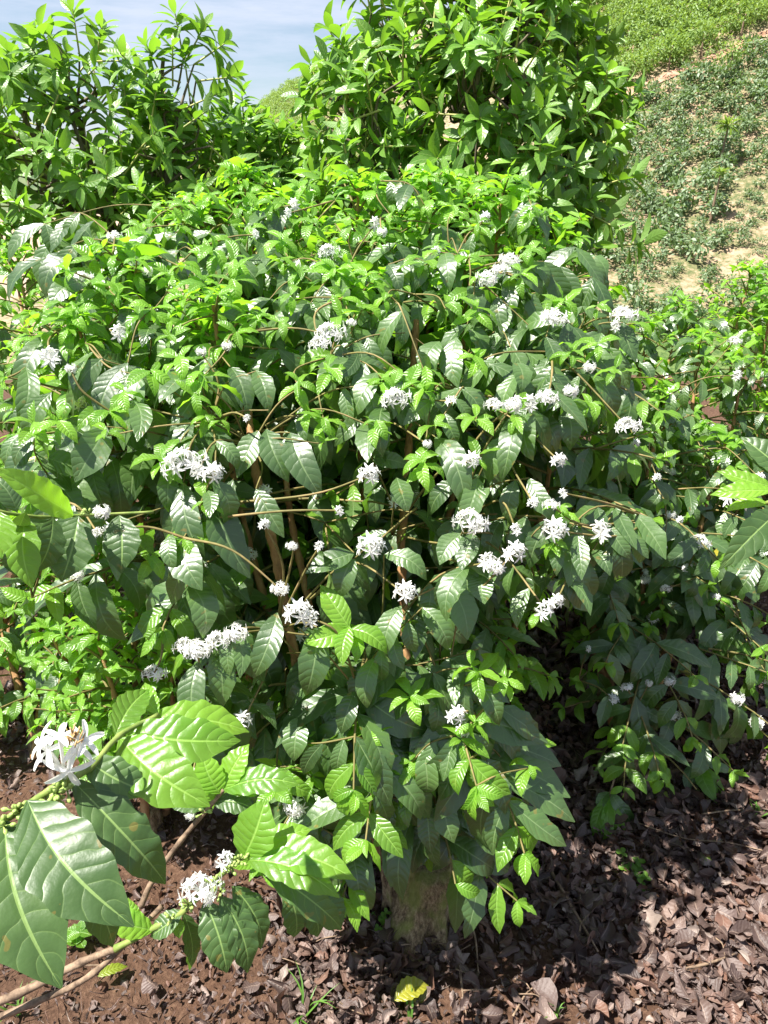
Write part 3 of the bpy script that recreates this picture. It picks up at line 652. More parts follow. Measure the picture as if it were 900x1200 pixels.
for (a, b, sz) in FL:
    p = P(a, b, surf(a, b) - .08); main.twig_to(p, .0022); main.fl.append((p, sz * .95, CAM - p, None) if False else (p, sz * .95, nrm(CAM - p), int(rng.integers(0, 5))))
# stump
stump_mesh(main.base, [((0, .0), .19, .070, .060, (.012, .02)), ((-.055, .03), .25, .03, .022, (-.03, .03)), ((.03, .05), .26, .03, .02, (.02, .02))], main.root)
main.finish(100)

# darker bush on the right
rb = Bush(G(738, 905), 'dark glossy coffee bush with drooping leaves to the right of the blossoming bush', young_bias=.02); rb.ros = 0; rb.cut = .11; rb.lim = lambda p: p[0] > rb.base[0] + np.interp(p[2], [.2, .5, .8, 1.0], [-.10, -.14, -.26, -.6])
for k, (a, b, d) in enumerate([(760, 385, 2.45), (700, 410, 2.5), (820, 400, 2.5), (870, 430, 2.4), (780, 470, 2.15), (850, 520, 2.2), (720, 520, 2.2), (890, 480, 2.7), (800, 360, 2.8)]):
    i = rb.stem(P(a, b, d), rb.base + np.array([rng.normal() * .03, rng.normal() * .03, .05]), r0=.012); rb.grow(i, .08, .40, .28, .12, .09)
for (a, b, az, L_) in ((735, 800, -1.6, .3), (700, 780, -2.4, .3), (780, 780, -.8, .35), (830, 760, -.4, .3), (740, 850, -1.4, .2), (700, 820, -2.8, .22), (770, 830, -1.0, .25), (720, 840, -2.0, .22), (750, 760, -1.3, .3), (800, 810, -.6, .3), (850, 790, -.3, .25), (735, 880, -1.6, .14), (760, 870, -1.1, .18), (715, 870, -2.2, .16), (735, 820, -1.8, .3), (760, 780, -2.2, .3)):
    p = P(a, b, 2.1); i = rb.nearest(p)[1]; rb.branch(rb.mbs[i], p, az, L_, .1, 1.6, .11, 0, .1); rb.twig_to(p)
for (a, b, sz) in ((820,635,.9),(865,440,.8),(800,640,.7),(745,520,.6),(860,400,.6),(770,560,.6),(718,820,.8),(760,800,.5),(690,760,.5),(840,700,.5),(780,690,.5),(735,805,.6),(890,560,.7),(745,640,.6),(775,642,.7)):
    p = P(a, b, 1.98); rb.twig_to(p); rb.fl.append((p, sz, nrm(CAM - p), int(rng.integers(0, 5))))
stump_mesh(rb.base, [((0, 0), .14, .042, .034, (.01, .01)), ((.03, .02), .2, .018, .012, (.03, .02))], rb.root, 32, 24)
rb.finish(60)

# bushes further back
def back_bush(basexy, tops, label, leaf=.11, Lmax=.4, lowz=.3, fl=.05, sp=.085, yb=.25):
    b = Bush(np.array([*basexy, 0]), label, young_bias=yb)
    for (a, bb, d) in tops:
        i = b.stem(P(a, bb, d), b.base + np.array([rng.normal() * .04, rng.normal() * .04, .02]), r0=.013); b.grow(i, sp, Lmax, lowz, leaf, fl)
    stump_mesh(b.base, [((0, 0), .10, .032, .026, (.01, .01))], b.root, 24, 14)
    b.finish(30); return b
back_bush((-1.45, 2.35), [(20, 300, 2.6), (-60, 320, 2.5), (80, 330, 2.5), (110, 290, 2.9), (40, 400, 2.2), (0, 270, 3.0)], 'sunlit coffee bush at the left edge behind the blossoming bush')
back_bush((1.75, 2.75), [(880, 320, 2.9), (930, 300, 2.9), (905, 350, 2.6), (960, 340, 2.7)], 'coffee bush at the right edge with its top against the hillside', Lmax=.36, yb=.3)
back_bush((-1.05, 1.75), [(20, 620, 2.2), (70, 650, 2.2), (-20, 560, 2.2), (110, 620, 2.3), (40, 520, 2.4)], 'low pale green coffee bush in the gap at the left edge', Lmax=.3, lowz=.12, yb=.45)
back_bush((.55, 2.9), [(560, 330, 3.0), (640, 380, 2.9), (700, 380, 3.1), (600, 420, 2.8), (660, 500, 2.7)], 'coffee bush half hidden between the blossoming bush and the avocado tree', Lmax=.4, lowz=.2, yb=.3)
back_bush((-.35, 2.7), [(250, 330, 2.9), (330, 320, 3.0), (400, 360, 2.8), (300, 450, 2.6), (380, 520, 2.5)], 'coffee bush seen through the gaps behind the central stems', Lmax=.4, lowz=.2, yb=.3)
sb = back_bush((-.62, 1.42), [(110, 735, 1.62), (60, 745, 1.7), (160, 715, 1.7), (200, 760, 1.65)], 'knee high leafy coffee sucker growing at the lower left', leaf=.10, Lmax=.16, lowz=.22, fl=.03, sp=.065, yb=.5)

# ---------------------------------------------------------------- avocado trees
def avocado(base, blobs, tips, label, n, leafL=.126, seed=1):
    root = empty('avocado_tree', base, label, 'avocado tree'); base = np.array(base, float)
    lv = Leaves('avocado'); yl = Leaves('avocado'); mb = MB(); sh = MB()
    cen = np.mean([b[0] for b in blobs], axis=0)
    fork = base + UP * max(.35, (cen[2] - base[2]) * .35)
    tb = MB(); tb.tube(smooth_path([base - UP * .05, base + UP * .3, fork], 6), np.linspace(.06, .04, 13), 12, .07)
    limbs = []
    for c, r in blobs:
        top = np.array(c) + UP * r[2] * .5; mid = fork + (top - fork) * .5 + rng.normal(size=3) * .06
        pth = smooth_path([fork, mid, top], 10); limbs.append(pth); mb.tube(pth, np.linspace(.028, .008, len(pth)), 7, .08, cap=False)
    LP = np.concatenate(limbs)
    def shoot(p, d, k, scale=1.0):
        d = nrm(d); a = nrm(np.cross(d, [.2, .3, 1])); b = np.cross(d, a); a0 = rng.uniform(0, 6.28)
        sh.tube([p - d * .16, p - d * .06, p], [.0042, .0035, .0025], 5, cap=False)
        for q in range(k):
            th = a0 + q * 2.4; e = math.cos(th) * a + math.sin(th) * b; fr = q / k
            dd = nrm(d * (.15 + .9 * fr) + e * (1.2 - .5 * fr) - UP * rng.uniform(-.1, .35))
            Lf = leafL * scale * rng.uniform(.7, 1.15) * (1 - .35 * fr)
            Y = yl if (fr > .55 and rng.uniform() < .6) else lv
            Y.add(p - d * .07 * (1 - fr), dd, nrm(d + UP * .8 + .4 * rng.normal(size=3)), Lf, Lf * rng.uniform(.31, .41))
        return p - d * .16
    def conn(q):
        j = int((np.linalg.norm(LP - (q - UP * .15), axis=1)).argmin()); s_ = LP[j]
        mb.tube(smooth_path([s_, s_ + (q - s_) * .5 + rng.normal(size=3) * .03 - UP * .02, q], 5), np.linspace(.008, .0035, 11), 5, cap=False)
    vol = np.array([r[0] * r[1] * r[2] for c, r in blobs]); vol = vol / vol.sum()
    for i in range(n):
        j = rng.choice(len(blobs), p=vol); c, r = blobs[j]
        u = nrm(rng.normal(size=3)); rad = rng.uniform(.25, 1.25) ** .45
        p = np.array(c) + u * np.array(r) * rad
        q = shoot(p, u * 1.0 + UP * .45 + .4 * rng.normal(size=3), int(rng.integers(8, 13)))
        if i % 2 == 0: conn(q)
    for (p, d) in tips: conn(shoot(np.array(p), d, 12, 1.05))
    tb.build('trunk', M['avo_bark'], root); nl = len(mb.f); mb.add(np.concatenate(sh.v), sh.f); lo = mb.build('limb', M['avo_bark'], root); lo.data.materials.append(M['shoot'])
    lo.data.polygons.foreach_set('material_index', (np.arange(len(mb.f)) >= nl).astype(int))
    lv.build('crown', M['avocado'], root); yl.build('young_foliage', M['avocado_young'], root)
    return root
U3 = (0, 0, 1)
avocado((.35, 3.45, 0), [(P(560, 150, 3.0), (.55, .5, .55)), (P(470, 60, 3.1), (.32, .35, .38)), (P(610, 40, 3.1), (.38, .4, .42)), (P(640, 220, 2.9), (.34, .35, .3)),
    (P(440, 200, 3.0), (.28, .3, .28)), (P(540, -60, 3.2), (.4, .4, .3)), (P(560, 290, 3.1), (.4, .35, .3)), (P(400, 130, 3.1), (.2, .3, .3)), (P(400, 240, 3.1), (.22, .3, .2)), (P(690, 150, 3.0), (.22, .3, .25))],
    [(P(395, 40, 2.9), (-.5, 0, 1)), (P(380, 90, 2.9), (-.8, 0, .6)), (P(470, 5, 3.0), U3), (P(700, 80, 2.9), (.9, 0, .4)), (P(735, 100, 2.9), (1, 0, .3)), (P(725, 165, 2.9), (1, 0, .2)),
     (P(745, 205, 2.8), (1, 0, .3)), (P(700, 30, 3.0), (.7, 0, .7)), (P(760, 285, 2.8), (1, -.2, .1)), (P(700, 285, 2.75), (.5, -.3, .6)), (P(745, 130, 2.9), (1, 0, .4)), (P(690, 240, 2.8), (.7, -.3, .4)),
     (P(690, 320, 2.8), (.8, -.3, .2)), (P(680, 120, 2.8), (.8, -.2, .6)), (P(430, 20, 3.0), (-.2, 0, 1)), (P(375, 130, 3.0), (-.8, 0, .5)), (P(360, 200, 3.0), (-.8, 0, .4))],
    'tall avocado tree rising behind the bush and cut by the top of the view', 540)
avocado((-1.15, 3.5, 0), [(P(90, 180, 3.1), (.5, .4, .28)), (P(210, 190, 3.1), (.26, .3, .26)), (P(20, 150, 3.1), (.25, .3, .3)), (P(75, 90, 3.1), (.28, .3, .24)), (P(195, 100, 3.1), (.2, .25, .2)), (P(120, 250, 3.1), (.4, .35, .2))],
    [(P(85, 10, 3.0), U3), (P(50, 30, 3.0), (-.5, 0, .8)), (P(120, 30, 3.0), (.4, 0, 1)), (P(205, 15, 3.0), (-.1, 0, 1)), (P(240, 30, 3.0), (.6, 0, .8)), (P(265, 50, 3.0), (.9, 0, .5)),
     (P(170, 50, 3.0), (-.4, 0, .9)), (P(10, 60, 3.0), (-.4, 0, 1)), (P(275, 90, 3.0), (1, 0, .1)), (P(255, 110, 3.0), (.8, 0, .3)), (P(30, 45, 3.0), (-.3, 0, .9)), (P(215, 60, 3.0), (0, -.2, 1)), (P(60, 170, 2.8), (-.2, -.6, .4))],
    'avocado tree with open leaf sprays against the sky at the left', 175)
avocado((-.62, 3.9, 0), [(P(300, 185, 3.5), (.30, .25, .22)), (P(370, 195, 3.5), (.22, .25, .2)), (P(240, 220, 3.5), (.25, .25, .2)), (P(330, 240, 3.4), (.4, .25, .18))],
    [(P(283, 105, 3.4), U3), (P(300, 130, 3.4), (.3, 0, 1)), (P(265, 130, 3.4), (-.4, 0, 1)), (P(320, 150, 3.4), (.3, 0, 1)), (P(345, 145, 3.4), (.1, 0, 1)), (P(370, 170, 3.4), (.4, 0, .8))],
    'small pale avocado tree in the gap between the two big ones', 130, .125)

# ---------------------------------------------------------------- hillside planting
def shrub_mesh(seed, mat, n=150, R_=.6, H=1.05, leaf=.24, trunk=False):
    r = np.random.default_rng(seed); lv = Leaves('tiny'); lumps = [np.array([r.normal() * .22, r.normal() * .22, r.uniform(.45, .8) * H]) for _ in range(5)]
    for i in range(n):
        c = lumps[r.integers(5)]; u = nrm(r.normal(size=3)); p = c + u * np.array([R_, R_, H * .42]) * r.uniform(.4, .75)
        if p[2] < .05: p[2] = .1
        d = nrm(u + r.normal(size=3) * .5 - UP * .3); lv.add(p, d, u + UP * .6, leaf * r.uniform(.7, 1.3), leaf * r.uniform(.4, .6), tone=r.uniform())
    return lv.mesh('hill_shrub', mat)
SH = [shrub_mesh(i, M['hill_leaf']) for i in range(5)]
GR = [shrub_mesh(20 + i, M['hill_light'], 260, .95, 1.9, .26) for i in range(4)]
band = [hit(a, b) for a, b in BAND]
bandx = np.array([p[0] for p in band]); bandy = np.array([p[1] for p in band])
def band_y(x): # world y of the terrace edge at given lateral angle
    return None
cand = []
ang = R(34); ca, sa = math.cos(ang), math.sin(ang)
for iu in range(-110, 130):
    for iv in range(-130, 130):
        u, v = iu * 1.02, iv * 1.2
        x = u * ca - v * sa + rng.normal() * .22; y = 70 + u * sa + v * ca + rng.normal() * .22
        if not (30 < y < 112): continue
        z = float(terrain(x, y)); px, py, dz = proj((x, y, z))
        if not (620 < px < 915 or 240 < px < 460) or not (-25 < py < 400): continue
        edge = np.interp(px, [600, 747, 789, 844, 905], [150, 105, 86, 64, 38])
        band_d = py - edge
        nzv = mnoise.noise(Vector((x * .16, y * .10, 3))); n2 = mnoise.noise(Vector((x * .5, y * .5, 8)))
        if px < 470: cand.append((dz, x, y, z, 'low', px, py)); continue
        if -3 < band_d < 13 + 4 * n2: continue
        if band_d <= -3: cand.append((dz, x, y, z, 'grove', px, py)); continue
        sparse = (px > 850 and 205 < py < 330)
        if nzv > .45 or (px > 690 and px < 720 and py > 330): continue
        if sparse and rng.uniform() < .12: continue
        if py > 290 and rng.uniform() < .15: continue
        cand.append((dz, x, y, z, 'shrub', px, py, .5 if sparse or (py > 290 and n2 > .1) else 1.0))
print('hill candidates', len(cand), [sum(c[4] == k for c in cand) for k in ('shrub', 'grove', 'low')])
def tz(x, y):
    i = int(np.clip(np.searchsorted(gy, y) - 1, 0, len(gy) - 2)); j = int(np.clip(np.searchsorted(gx, x) - 1, 0, len(gx) - 2))
    u = (x - gx[j]) / (gx[j + 1] - gx[j]); v = (y - gy[i]) / (gy[i + 1] - gy[i])
    return float((ZZ[i, j] * (1 - u) + ZZ[i, j + 1] * u) * (1 - v) + (ZZ[i + 1, j] * (1 - u) + ZZ[i + 1, j + 1] * u) * v)
def rest_mesh(name, items, meshes, smin, smax, label):
    vs, fs, uvs, tn, off = [], [], [], [], 0
    cache = []
    for me in meshes:
        nv = len(me.vertices); co = np.empty(nv * 3); me.vertices.foreach_get('co', co); f = np.empty(len(me.loops), int); me.loops.foreach_get('vertex_index', f)
        uv = np.empty(len(me.loops) * 2); me.uv_layers[0].data.foreach_get('uv', uv); t = np.empty(nv * 3); me.attributes['tint'].data.foreach_get('vector', t)
        cache.append((co.reshape(-1, 3), f, uv, t))
    for it in items:
        co, f, uv, t = cache[int(rng.integers(len(cache)))]; a = rng.uniform(0, 6.28); s_ = rng.uniform(smin, smax) * (it[7] if len(it) > 7 else 1)
        rot = np.array([[math.cos(a), -math.sin(a), 0], [math.sin(a), math.cos(a), 0], [0, 0, 1]])
        vs.append(co @ rot.T * s_ + np.array([it[1], it[2], tz(it[1], it[2]) - .05])); fs.append(f + off); off += len(co); uvs.append(uv); tn.append(t)
    vs = np.concatenate(vs); fs = np.concatenate(fs); me = bpy.data.meshes.new(name); nf = len(fs) // 4
    me.vertices.add(len(vs)); me.vertices.foreach_set('co', vs.ravel()); me.loops.add(len(fs)); me.loops.foreach_set('vertex_index', fs)
    me.polygons.add(nf); me.polygons.foreach_set('loop_start', np.arange(nf) * 4); me.polygons.foreach_set('loop_total', np.full(nf, 4)); me.update(calc_edges=True)
    ul = me.uv_layers.new(name='leaf'); ul.data.foreach_set('uv', np.concatenate(uvs)); at = me.attributes.new('tint', 'FLOAT_VECTOR', 'POINT'); at.data.foreach_set('vector', np.concatenate(tn))
    me.materials.append(meshes[0].materials[0]); o = bpy.data.objects.new(name, me); C.objects.link(o); return tag(o, label, kind='stuff')
shr = sorted([c for c in cand if c[4] == 'shrub'], key=lambda c: (c[5] < 735) * 1000 + c[0]); gro = sorted([c for c in cand if c[4] == 'grove'], key=lambda c: (c[5] < 700) * 1000 + c[0]); low = [c for c in cand if c[4] == 'low']
for it in shr[:290]:
    o = bpy.data.objects.new('hill_shrub', SH[int(rng.integers(5))]); C.objects.link(o); s_ = rng.uniform(.65, 1.35) * it[7]
    o.location = (it[1], it[2], tz(it[1], it[2]) - .05); o.rotation_euler = (0, 0, rng.uniform(0, 6.28)); o.scale = (s_, s_, s_ * rng.uniform(.8, 1.15))
    tag(o, 'small dark green coffee shrub in the planted rows of the far hillside', 'shrub', 'coffee shrubs planted on the hillside')
if len(shr) > 290: rest_mesh('hillside_planting', shr[290:], SH, .75, 1.25, 'coffee planting covering the rest of the far slope')
NG = 150
for it in gro[:NG]:
    o = bpy.data.objects.new('grove_shrub', GR[int(rng.integers(4))]); C.objects.link(o); s_ = rng.uniform(.7, 1.1)
    o.location = (it[1], it[2], tz(it[1], it[2]) - .1); o.rotation_euler = (0, 0, rng.uniform(0, 6.28)); o.scale = (s_, s_, s_)
    tag(o, 'light green bushy plant in the dense plot above the bare terrace', 'bush', 'light green bushes above the terrace edge')
if len(gro) > NG: rest_mesh('grove_planting', gro[NG:], GR, .7, 1.1, 'light green planting over the upper slope')
if low: rest_mesh('hilltop_scrub', low, GR, .35, .7, 'low scrub on the hilltop between the avocado trees')

rows_ = []
for px in np.arange(690, 925, 3.0):
    edge = np.interp(px, [600, 747, 789, 844, 905], [150, 105, 86, 64, 38]); t_ = hit(px, edge - 1); b_ = hit(px, edge + 8 + 5 * mnoise.noise(Vector((px * .05, 1, 2))))
    if t_ is None or b_ is None: continue
    rows_.append([(*(b_ + (t_ - b_) * q)[:2], tz(*(b_ + (t_ - b_) * q)[:2]) + .10 + .10 * math.sin(math.pi * q) + .05 * mnoise.noise(Vector((px * .2, q * 3, 4)))) for q in np.linspace(0, 1, 6)])
mb = MB(); mb.add(np.array(rows_).reshape(-1, 3), [(i * 6 + j, (i + 1) * 6 + j, (i + 1) * 6 + j + 1, i * 6 + j + 1) for i in range(len(rows_) - 1) for j in range(5)])
tag(mb.build('path', rough_mat('red_terrace_soil', [(0.35, (0.20, 0.11, 0.065)), (0.5, (0.36, 0.21, 0.14)), (0.65, (0.46, 0.31, 0.22))], 1.6, 9, 0.95, 0.8, 0.15)), 'bare reddish terrace path crossing the slope', kind='structure')

# slim trees along the terrace edge and on the crest
def slim_tree(px, py, h, cr_, label, name='terrace_tree', mat='hill_light', n=260, group=None, palm=False):
    p = hit(px, py)
    if p is None: return
    z = tz(p[0], p[1]); root = empty(name, (p[0], p[1], z), label, 'tree', group); b = np.array([p[0], p[1], z])
    mb = MB(); mb.tube(smooth_path([b - UP * .2, b + [.05, 0, h * .5], b + [.12, 0, h * .9]], 5), np.linspace(.09, .04, 11), 7, .08); mb.build('trunk', M['twig_dry'], root)
    lv = Leaves('tiny'); lumps = [b + np.array([rng.normal() * cr_ * .5, rng.normal() * cr_ * .4, h * rng.uniform(.75, 1.05)]) for _ in range(6)]
    if palm:
        for k in range(60):
            a = rng.uniform(0, 6.28); lv.add(b + UP * h * .95 + [.12, 0, 0], [math.cos(a), math.sin(a), rng.uniform(-.6, .8)], [0, 0, 1], cr_ * rng.uniform(.7, 1.2), cr_ * .16)
    else:
        for i in range(n):
            u = nrm(rng.normal(size=3)); q = lumps[rng.integers(6)] + u * cr_ * rng.uniform(.25, .6); lv.add(q, nrm(u + rng.normal(size=3) * .5 - UP * .3), u + UP * .5, rng.uniform(.18, .32), rng.uniform(.08, .14))
    lv.build('crown', M[mat], root)
slim_tree(782, 88, 1.9, 1.2, 'pale trunked tree at the lower end of the bare terrace edge')
slim_tree(819, 74, 2.0, 1.3, 'pale trunked tree midway along the bare terrace edge')
slim_tree(866, 52, 1.9, 1.2, 'pale trunked tree at the upper right of the terrace edge')
slim_tree(852, 97, 2.0, 1.3, 'round bright green tree just below the bare terrace', n=380)
slim_tree(843, 195, 2.4, .9, 'small bright banana plant on the bare patch of the slope', 'banana_plant', palm=True)
slim_tree(833, 255, 2.6, .6, 'thin bare stemmed tree standing among the hillside rows', 'slim_tree', palm=True)
slim_tree(317, 98, 3.0, .9, 'tiny dark tree on the hilltop skyline', 'skyline_tree', 'hill_leaf', 160)
slim_tree(338, 93, 6.5, .7, 'tall sparse grey tree on the hilltop skyline', 'skyline_tree', 'hill_leaf', 40)
slim_tree(352, 88, 4.0, 1.6, 'round dark tree beside the red roof on the hilltop', 'skyline_tree', 'hill_leaf', 300)
# red roofed hut on the crest
p = hit(368, 88)
if p is not None:
    z = tz(p[0], p[1]); hr = empty('hut', (p[0], p[1], z), 'small hut with brick red wall on the hilltop beside a round tree', 'hut')
    def bx(mb, a, b):
        x0, y0, z0 = a; x1, y1, z1 = b
        mb.add([(x0,y0,z0),(x1,y0,z0),(x1,y1,z0),(x0,y1,z0),(x0,y0,z1),(x1,y0,z1),(x1,y1,z1),(x0,y1,z1)], [(0,3,2,1),(4,5,6,7),(0,1,5,4),(1,2,6,5),(2,3,7,6),(3,0,4,7)])
    mb = MB(); bx(mb, (p[0] - 1.6, p[1], z - .5), (p[0] + 1.8, p[1] + 3, z + 1.9)); mb.build('wall', rough_mat('red_brick_wall', [(.3, (.35, .13, .07)), (.7, (.5, .2, .11))], 8), hr, False)
    mb = MB(); bx(mb, (p[0] - 2.0, p[1] - .4, z + 1.9), (p[0] + 2.2, p[1] + 3.4, z + 2.15)); mb.build('roof', rough_mat('weathered_tin_roof', [(.3, (.3, .25, .2)), (.7, (.45, .38, .3))], 4), hr, False)
    mb = MB(); bx(mb, (p[0] - .3, p[1] - .04, z - .1), (p[0] + .5, p[1] + .02, z + 1.5)); mb.build('door', M['avo_bark'], hr, False)

# ---------------------------------------------------------------- litter
lt = Leaves('litter')
for i in range(40000):
    x = rng.uniform(-1.3, 2.2) if rng.uniform() < .5 else rng.uniform(-.5, 1.4); y = rng.uniform(2.2, 4.6) if rng.uniform() < .3 else rng.uniform(.55, 2.5)
    px, py, dz = proj((x, y, 0))
    if not (-60 < px < 960 and 560 < py < 1260): continue
    bare_ = (px < 330 and py > 880) 
    if bare_ and rng.uniform() < .62: continue
    if mnoise.noise(Vector((x * 1.7, y * 1.7, 11))) < -.5 and rng.uniform() < .5: continue
    a = rng.uniform(0, 6.28); L_ = float(np.clip(rng.lognormal(-3.5, .5), .010, .066)) * (.65 if bare_ else 1); tilt = rng.normal() * .34
    d = np.array([math.cos(a), math.sin(a), tilt]); n = UP + rng.normal(size=3) * .45
    if rng.uniform() < .3: n = -n
    lt.add((x, y, gz(x, y) + rng.uniform(.002, .034)), d, n, L_, L_ * rng.uniform(.3, .7), tone=float(np.clip(rng.beta(1.3, 1.3), 0, 1)))
for i in range(5000):                   # stalks and slivers
    x = rng.uniform(-1.2, 1.8); y = rng.uniform(.5, 3.0)
    px, py, dz = proj((x, y, 0))
    if not (-40 < px < 940 and 600 < py < 1240): continue
    a = rng.uniform(0, 6.28); L_ = rng.uniform(.015, .055)
    lt.add((x, y, gz(x, y) + rng.uniform(.01, .036)), (math.cos(a), math.sin(a), rng.normal() * .15), UP + rng.normal(size=3) * .3, L_, rng.uniform(.0012, .0024), tone=float(rng.uniform(.3, 1)))
for i in range(15000):                  # crumbs
    x = rng.uniform(-1.2, 1.8); y = rng.uniform(.5, 2.6)
    px, py, dz = proj((x, y, 0))
    if not (-40 < px < 940 and 600 < py < 1240): continue
    a = rng.uniform(0, 6.28); L_ = rng.uniform(.006, .022)
    lt.add((x, y, gz(x, y) + rng.uniform(.001, .012)), (math.cos(a), math.sin(a), rng.normal() * .4), UP + rng.normal(size=3) * .6, L_, L_ * rng.uniform(.2, .8), tone=float(rng.beta(1.5, 1.4)))
tag(lt.build('leaf_litter', M['litter']), 'dense carpet of curled brown dry leaves on the ground', kind='stuff')

# twigs on the ground
def ground_twig(pxs, r, label, group=None, fork=None, mat='twig_dry'):
    pts = [G(a, b, 0) for a, b in pxs]; pts = [np.array([p[0], p[1], gz(p[0], p[1]) + .028 + rng.uniform(0, .012)]) for p in pts]
    mb = MB(); pth = smooth_path(pts, 6); mb.tube(pth, np.linspace(r, r * .5, len(pth)), 6, .12)
    if fork is not None:
        q = G(*fork, 0); mb.tube(smooth_path([pth[len(pth) // 2], q + UP * .03], 5), np.linspace(r * .6, r * .3, 5), 5, .1)
    o = mb.build('twig', M[mat]); return tag(o, label, 'twig', group)
ground_twig([(645, 1035), (672, 1082), (698, 1130)], .0045, 'long pale twig lying diagonally on the dry leaves at lower right')
ground_twig([(547, 1085), (556, 1110), (560, 1150)], .003, 'upright lying twig just right of the mossy stump')
ground_twig([(538, 1140), (541, 1172), (546, 1200)], .003, 'forked pale twig below the mossy stump', fork=(575, 1170))
ground_twig([(600, 1200), (618, 1172), (640, 1165)], .0025, 'short hooked twig at the bottom edge right of the stump')
ground_twig([(745, 972), (800, 988), (850, 1000), (895, 1010)], .0025, 'long thin twig stretching right of the hanging shoot')
ground_twig([(800, 1152), (832, 1142), (858, 1130)], .004, 'thick brown twig near the lower right edge')
ground_twig([(820, 962), (860, 960), (895, 964)], .0025, 'straight pale twig near the right edge beside the small fallen shoot')
ground_twig([(590, 810), (600, 850), (612, 870)], .003, 'bare twig standing in the litter right of the bush')
ground_twig([(40, 1170), (90, 1150), (150, 1140)], .003, 'thin twig on the bare soil at lower left')
ground_twig([(470, 1120), (500, 1115), (535, 1118)], .002, 'thin twig crossing in front of the mossy stump')
for k in range(36):
    a = rng.uniform(0, 6.28); px = rng.uniform(330, 890); py = rng.uniform(830, 1190); l_ = rng.uniform(12, 38)
    ground_twig([(px, py), (px + math.cos(a) * l_ * .5 + rng.normal() * 3, py + math.sin(a) * l_ * .35), (px + math.cos(a) * l_, py + math.sin(a) * l_ * .8)], rng.uniform(.0012, .0024),
                'short thin dry twig scattered on the leaf litter', 'short twigs scattered on the litter')

def loose_leaf(px, py, az, L_, W, mat, label, tone=.5, yellow=0., z=.035):
    p = G(px, py, 0); lv = Leaves('coffee_fine'); lv.add((p[0], p[1], gz(p[0], p[1]) + z), (math.cos(az), math.sin(az), .1), (.1, -.1, 1), L_, W, tone, yellow)
    o = lv.build('fallen_leaf', M[mat]); tag(o, label, 'leaf')
loose_leaf(462, 1188, .45, .085, .045, 'young', 'large yellow green fallen leaf at the bottom below the stump', .5, .75, z=.045)
loose_leaf(822, 1008, -1.1, .04, .017, 'young', 'small pale green fallen leaf at the right on dry litter', .9, .2)
loose_leaf(118, 1158, .5, .065, .025, 'young', 'pale green fallen leaf on bare soil at lower left', .3, .35)
loose_leaf(645, 938, .2, .045, .02, 'young', 'yellowish fallen leaf between the two coffee bushes', .3, .6)
loose_leaf(775, 945, 0.9, .045, .018, 'young', 'small green fallen leaf below the bent ground branch', .4, .3)

# weeds and grass
def weed(px, py, n, size, label, kind='round', mat='young', h=.03, name='weed', cat='weed'):
    b = G(px, py, 0); b[2] = gz(b[0], b[1]) + .005; root = empty(name, b, label, cat); lv = Leaves(kind); mb = MB()
    for k in range(n):
        a = rng.uniform(0, 6.28)
        if kind == 'blade':
            lv.add(b + rng.normal(size=3) * [.006, .006, 0], (math.cos(a) * .5, math.sin(a) * .5, rng.uniform(.7, 1.4)), (-math.cos(a), -math.sin(a), .5), size * rng.uniform(.6, 1.2), .006)
        else:
            c = b + [rng.normal() * .014, rng.normal() * .014, h * rng.uniform(.6, 1.3)]; mb.tube([b, c], [.001, .001], 4, cap=False)
            for q in range(3):
                t = a + q * 2.1; lv.add(c, (math.cos(t), math.sin(t), .25), (0, 0, 1), size * rng.uniform(.8, 1.1), size * .75, tone=rng.uniform(0, .6))
    if kind == 'blade': lv.build('blade', M['grass'], root)
    else: mb.build('stalk', M['twig_green'], root); lv.build('foliage', M[mat], root)
weed(733, 1018, 4, .018, 'small three-leaved weed below the hanging shoot'); weed(750, 1038, 5, .018, 'three-leaved weed cluster nearer the bottom of the two')
weed(355, 1195, 9, .11, 'tall grass tuft sprouting at the bottom edge', 'blade', name='grass_tuft', cat='grass tuft')
weed(480, 1200, 3, .07, 'few grass blades beside the yellow fallen leaf', 'blade', name='grass_tuft', cat='grass tuft')
weed(888, 958, 8, .05, 'short grass tuft at the right edge', 'blade', name='grass_tuft', cat='grass tuft')
weed(452, 1085, 6, .012, 'tiny mossy weed at the left foot of the stump'); weed(535, 1012, 4, .016, 'tiny weed beside the stump under the hanging leaves')
weed(655, 1198, 5, .05, 'small grass tuft at the bottom edge right of centre', 'blade', name='grass_tuft', cat='grass tuft')
weed(20, 1190, 8, .09, 'grass tuft in the lower left corner', 'blade', name='grass_tuft', cat='grass tuft')
weed(95, 1110, 6, .03, 'small bright weed beneath the large foreground leaves'); weed(430, 1080, 3, .04, 'few grass blades left of the stump', 'blade', name='grass_tuft', cat='grass tuft')

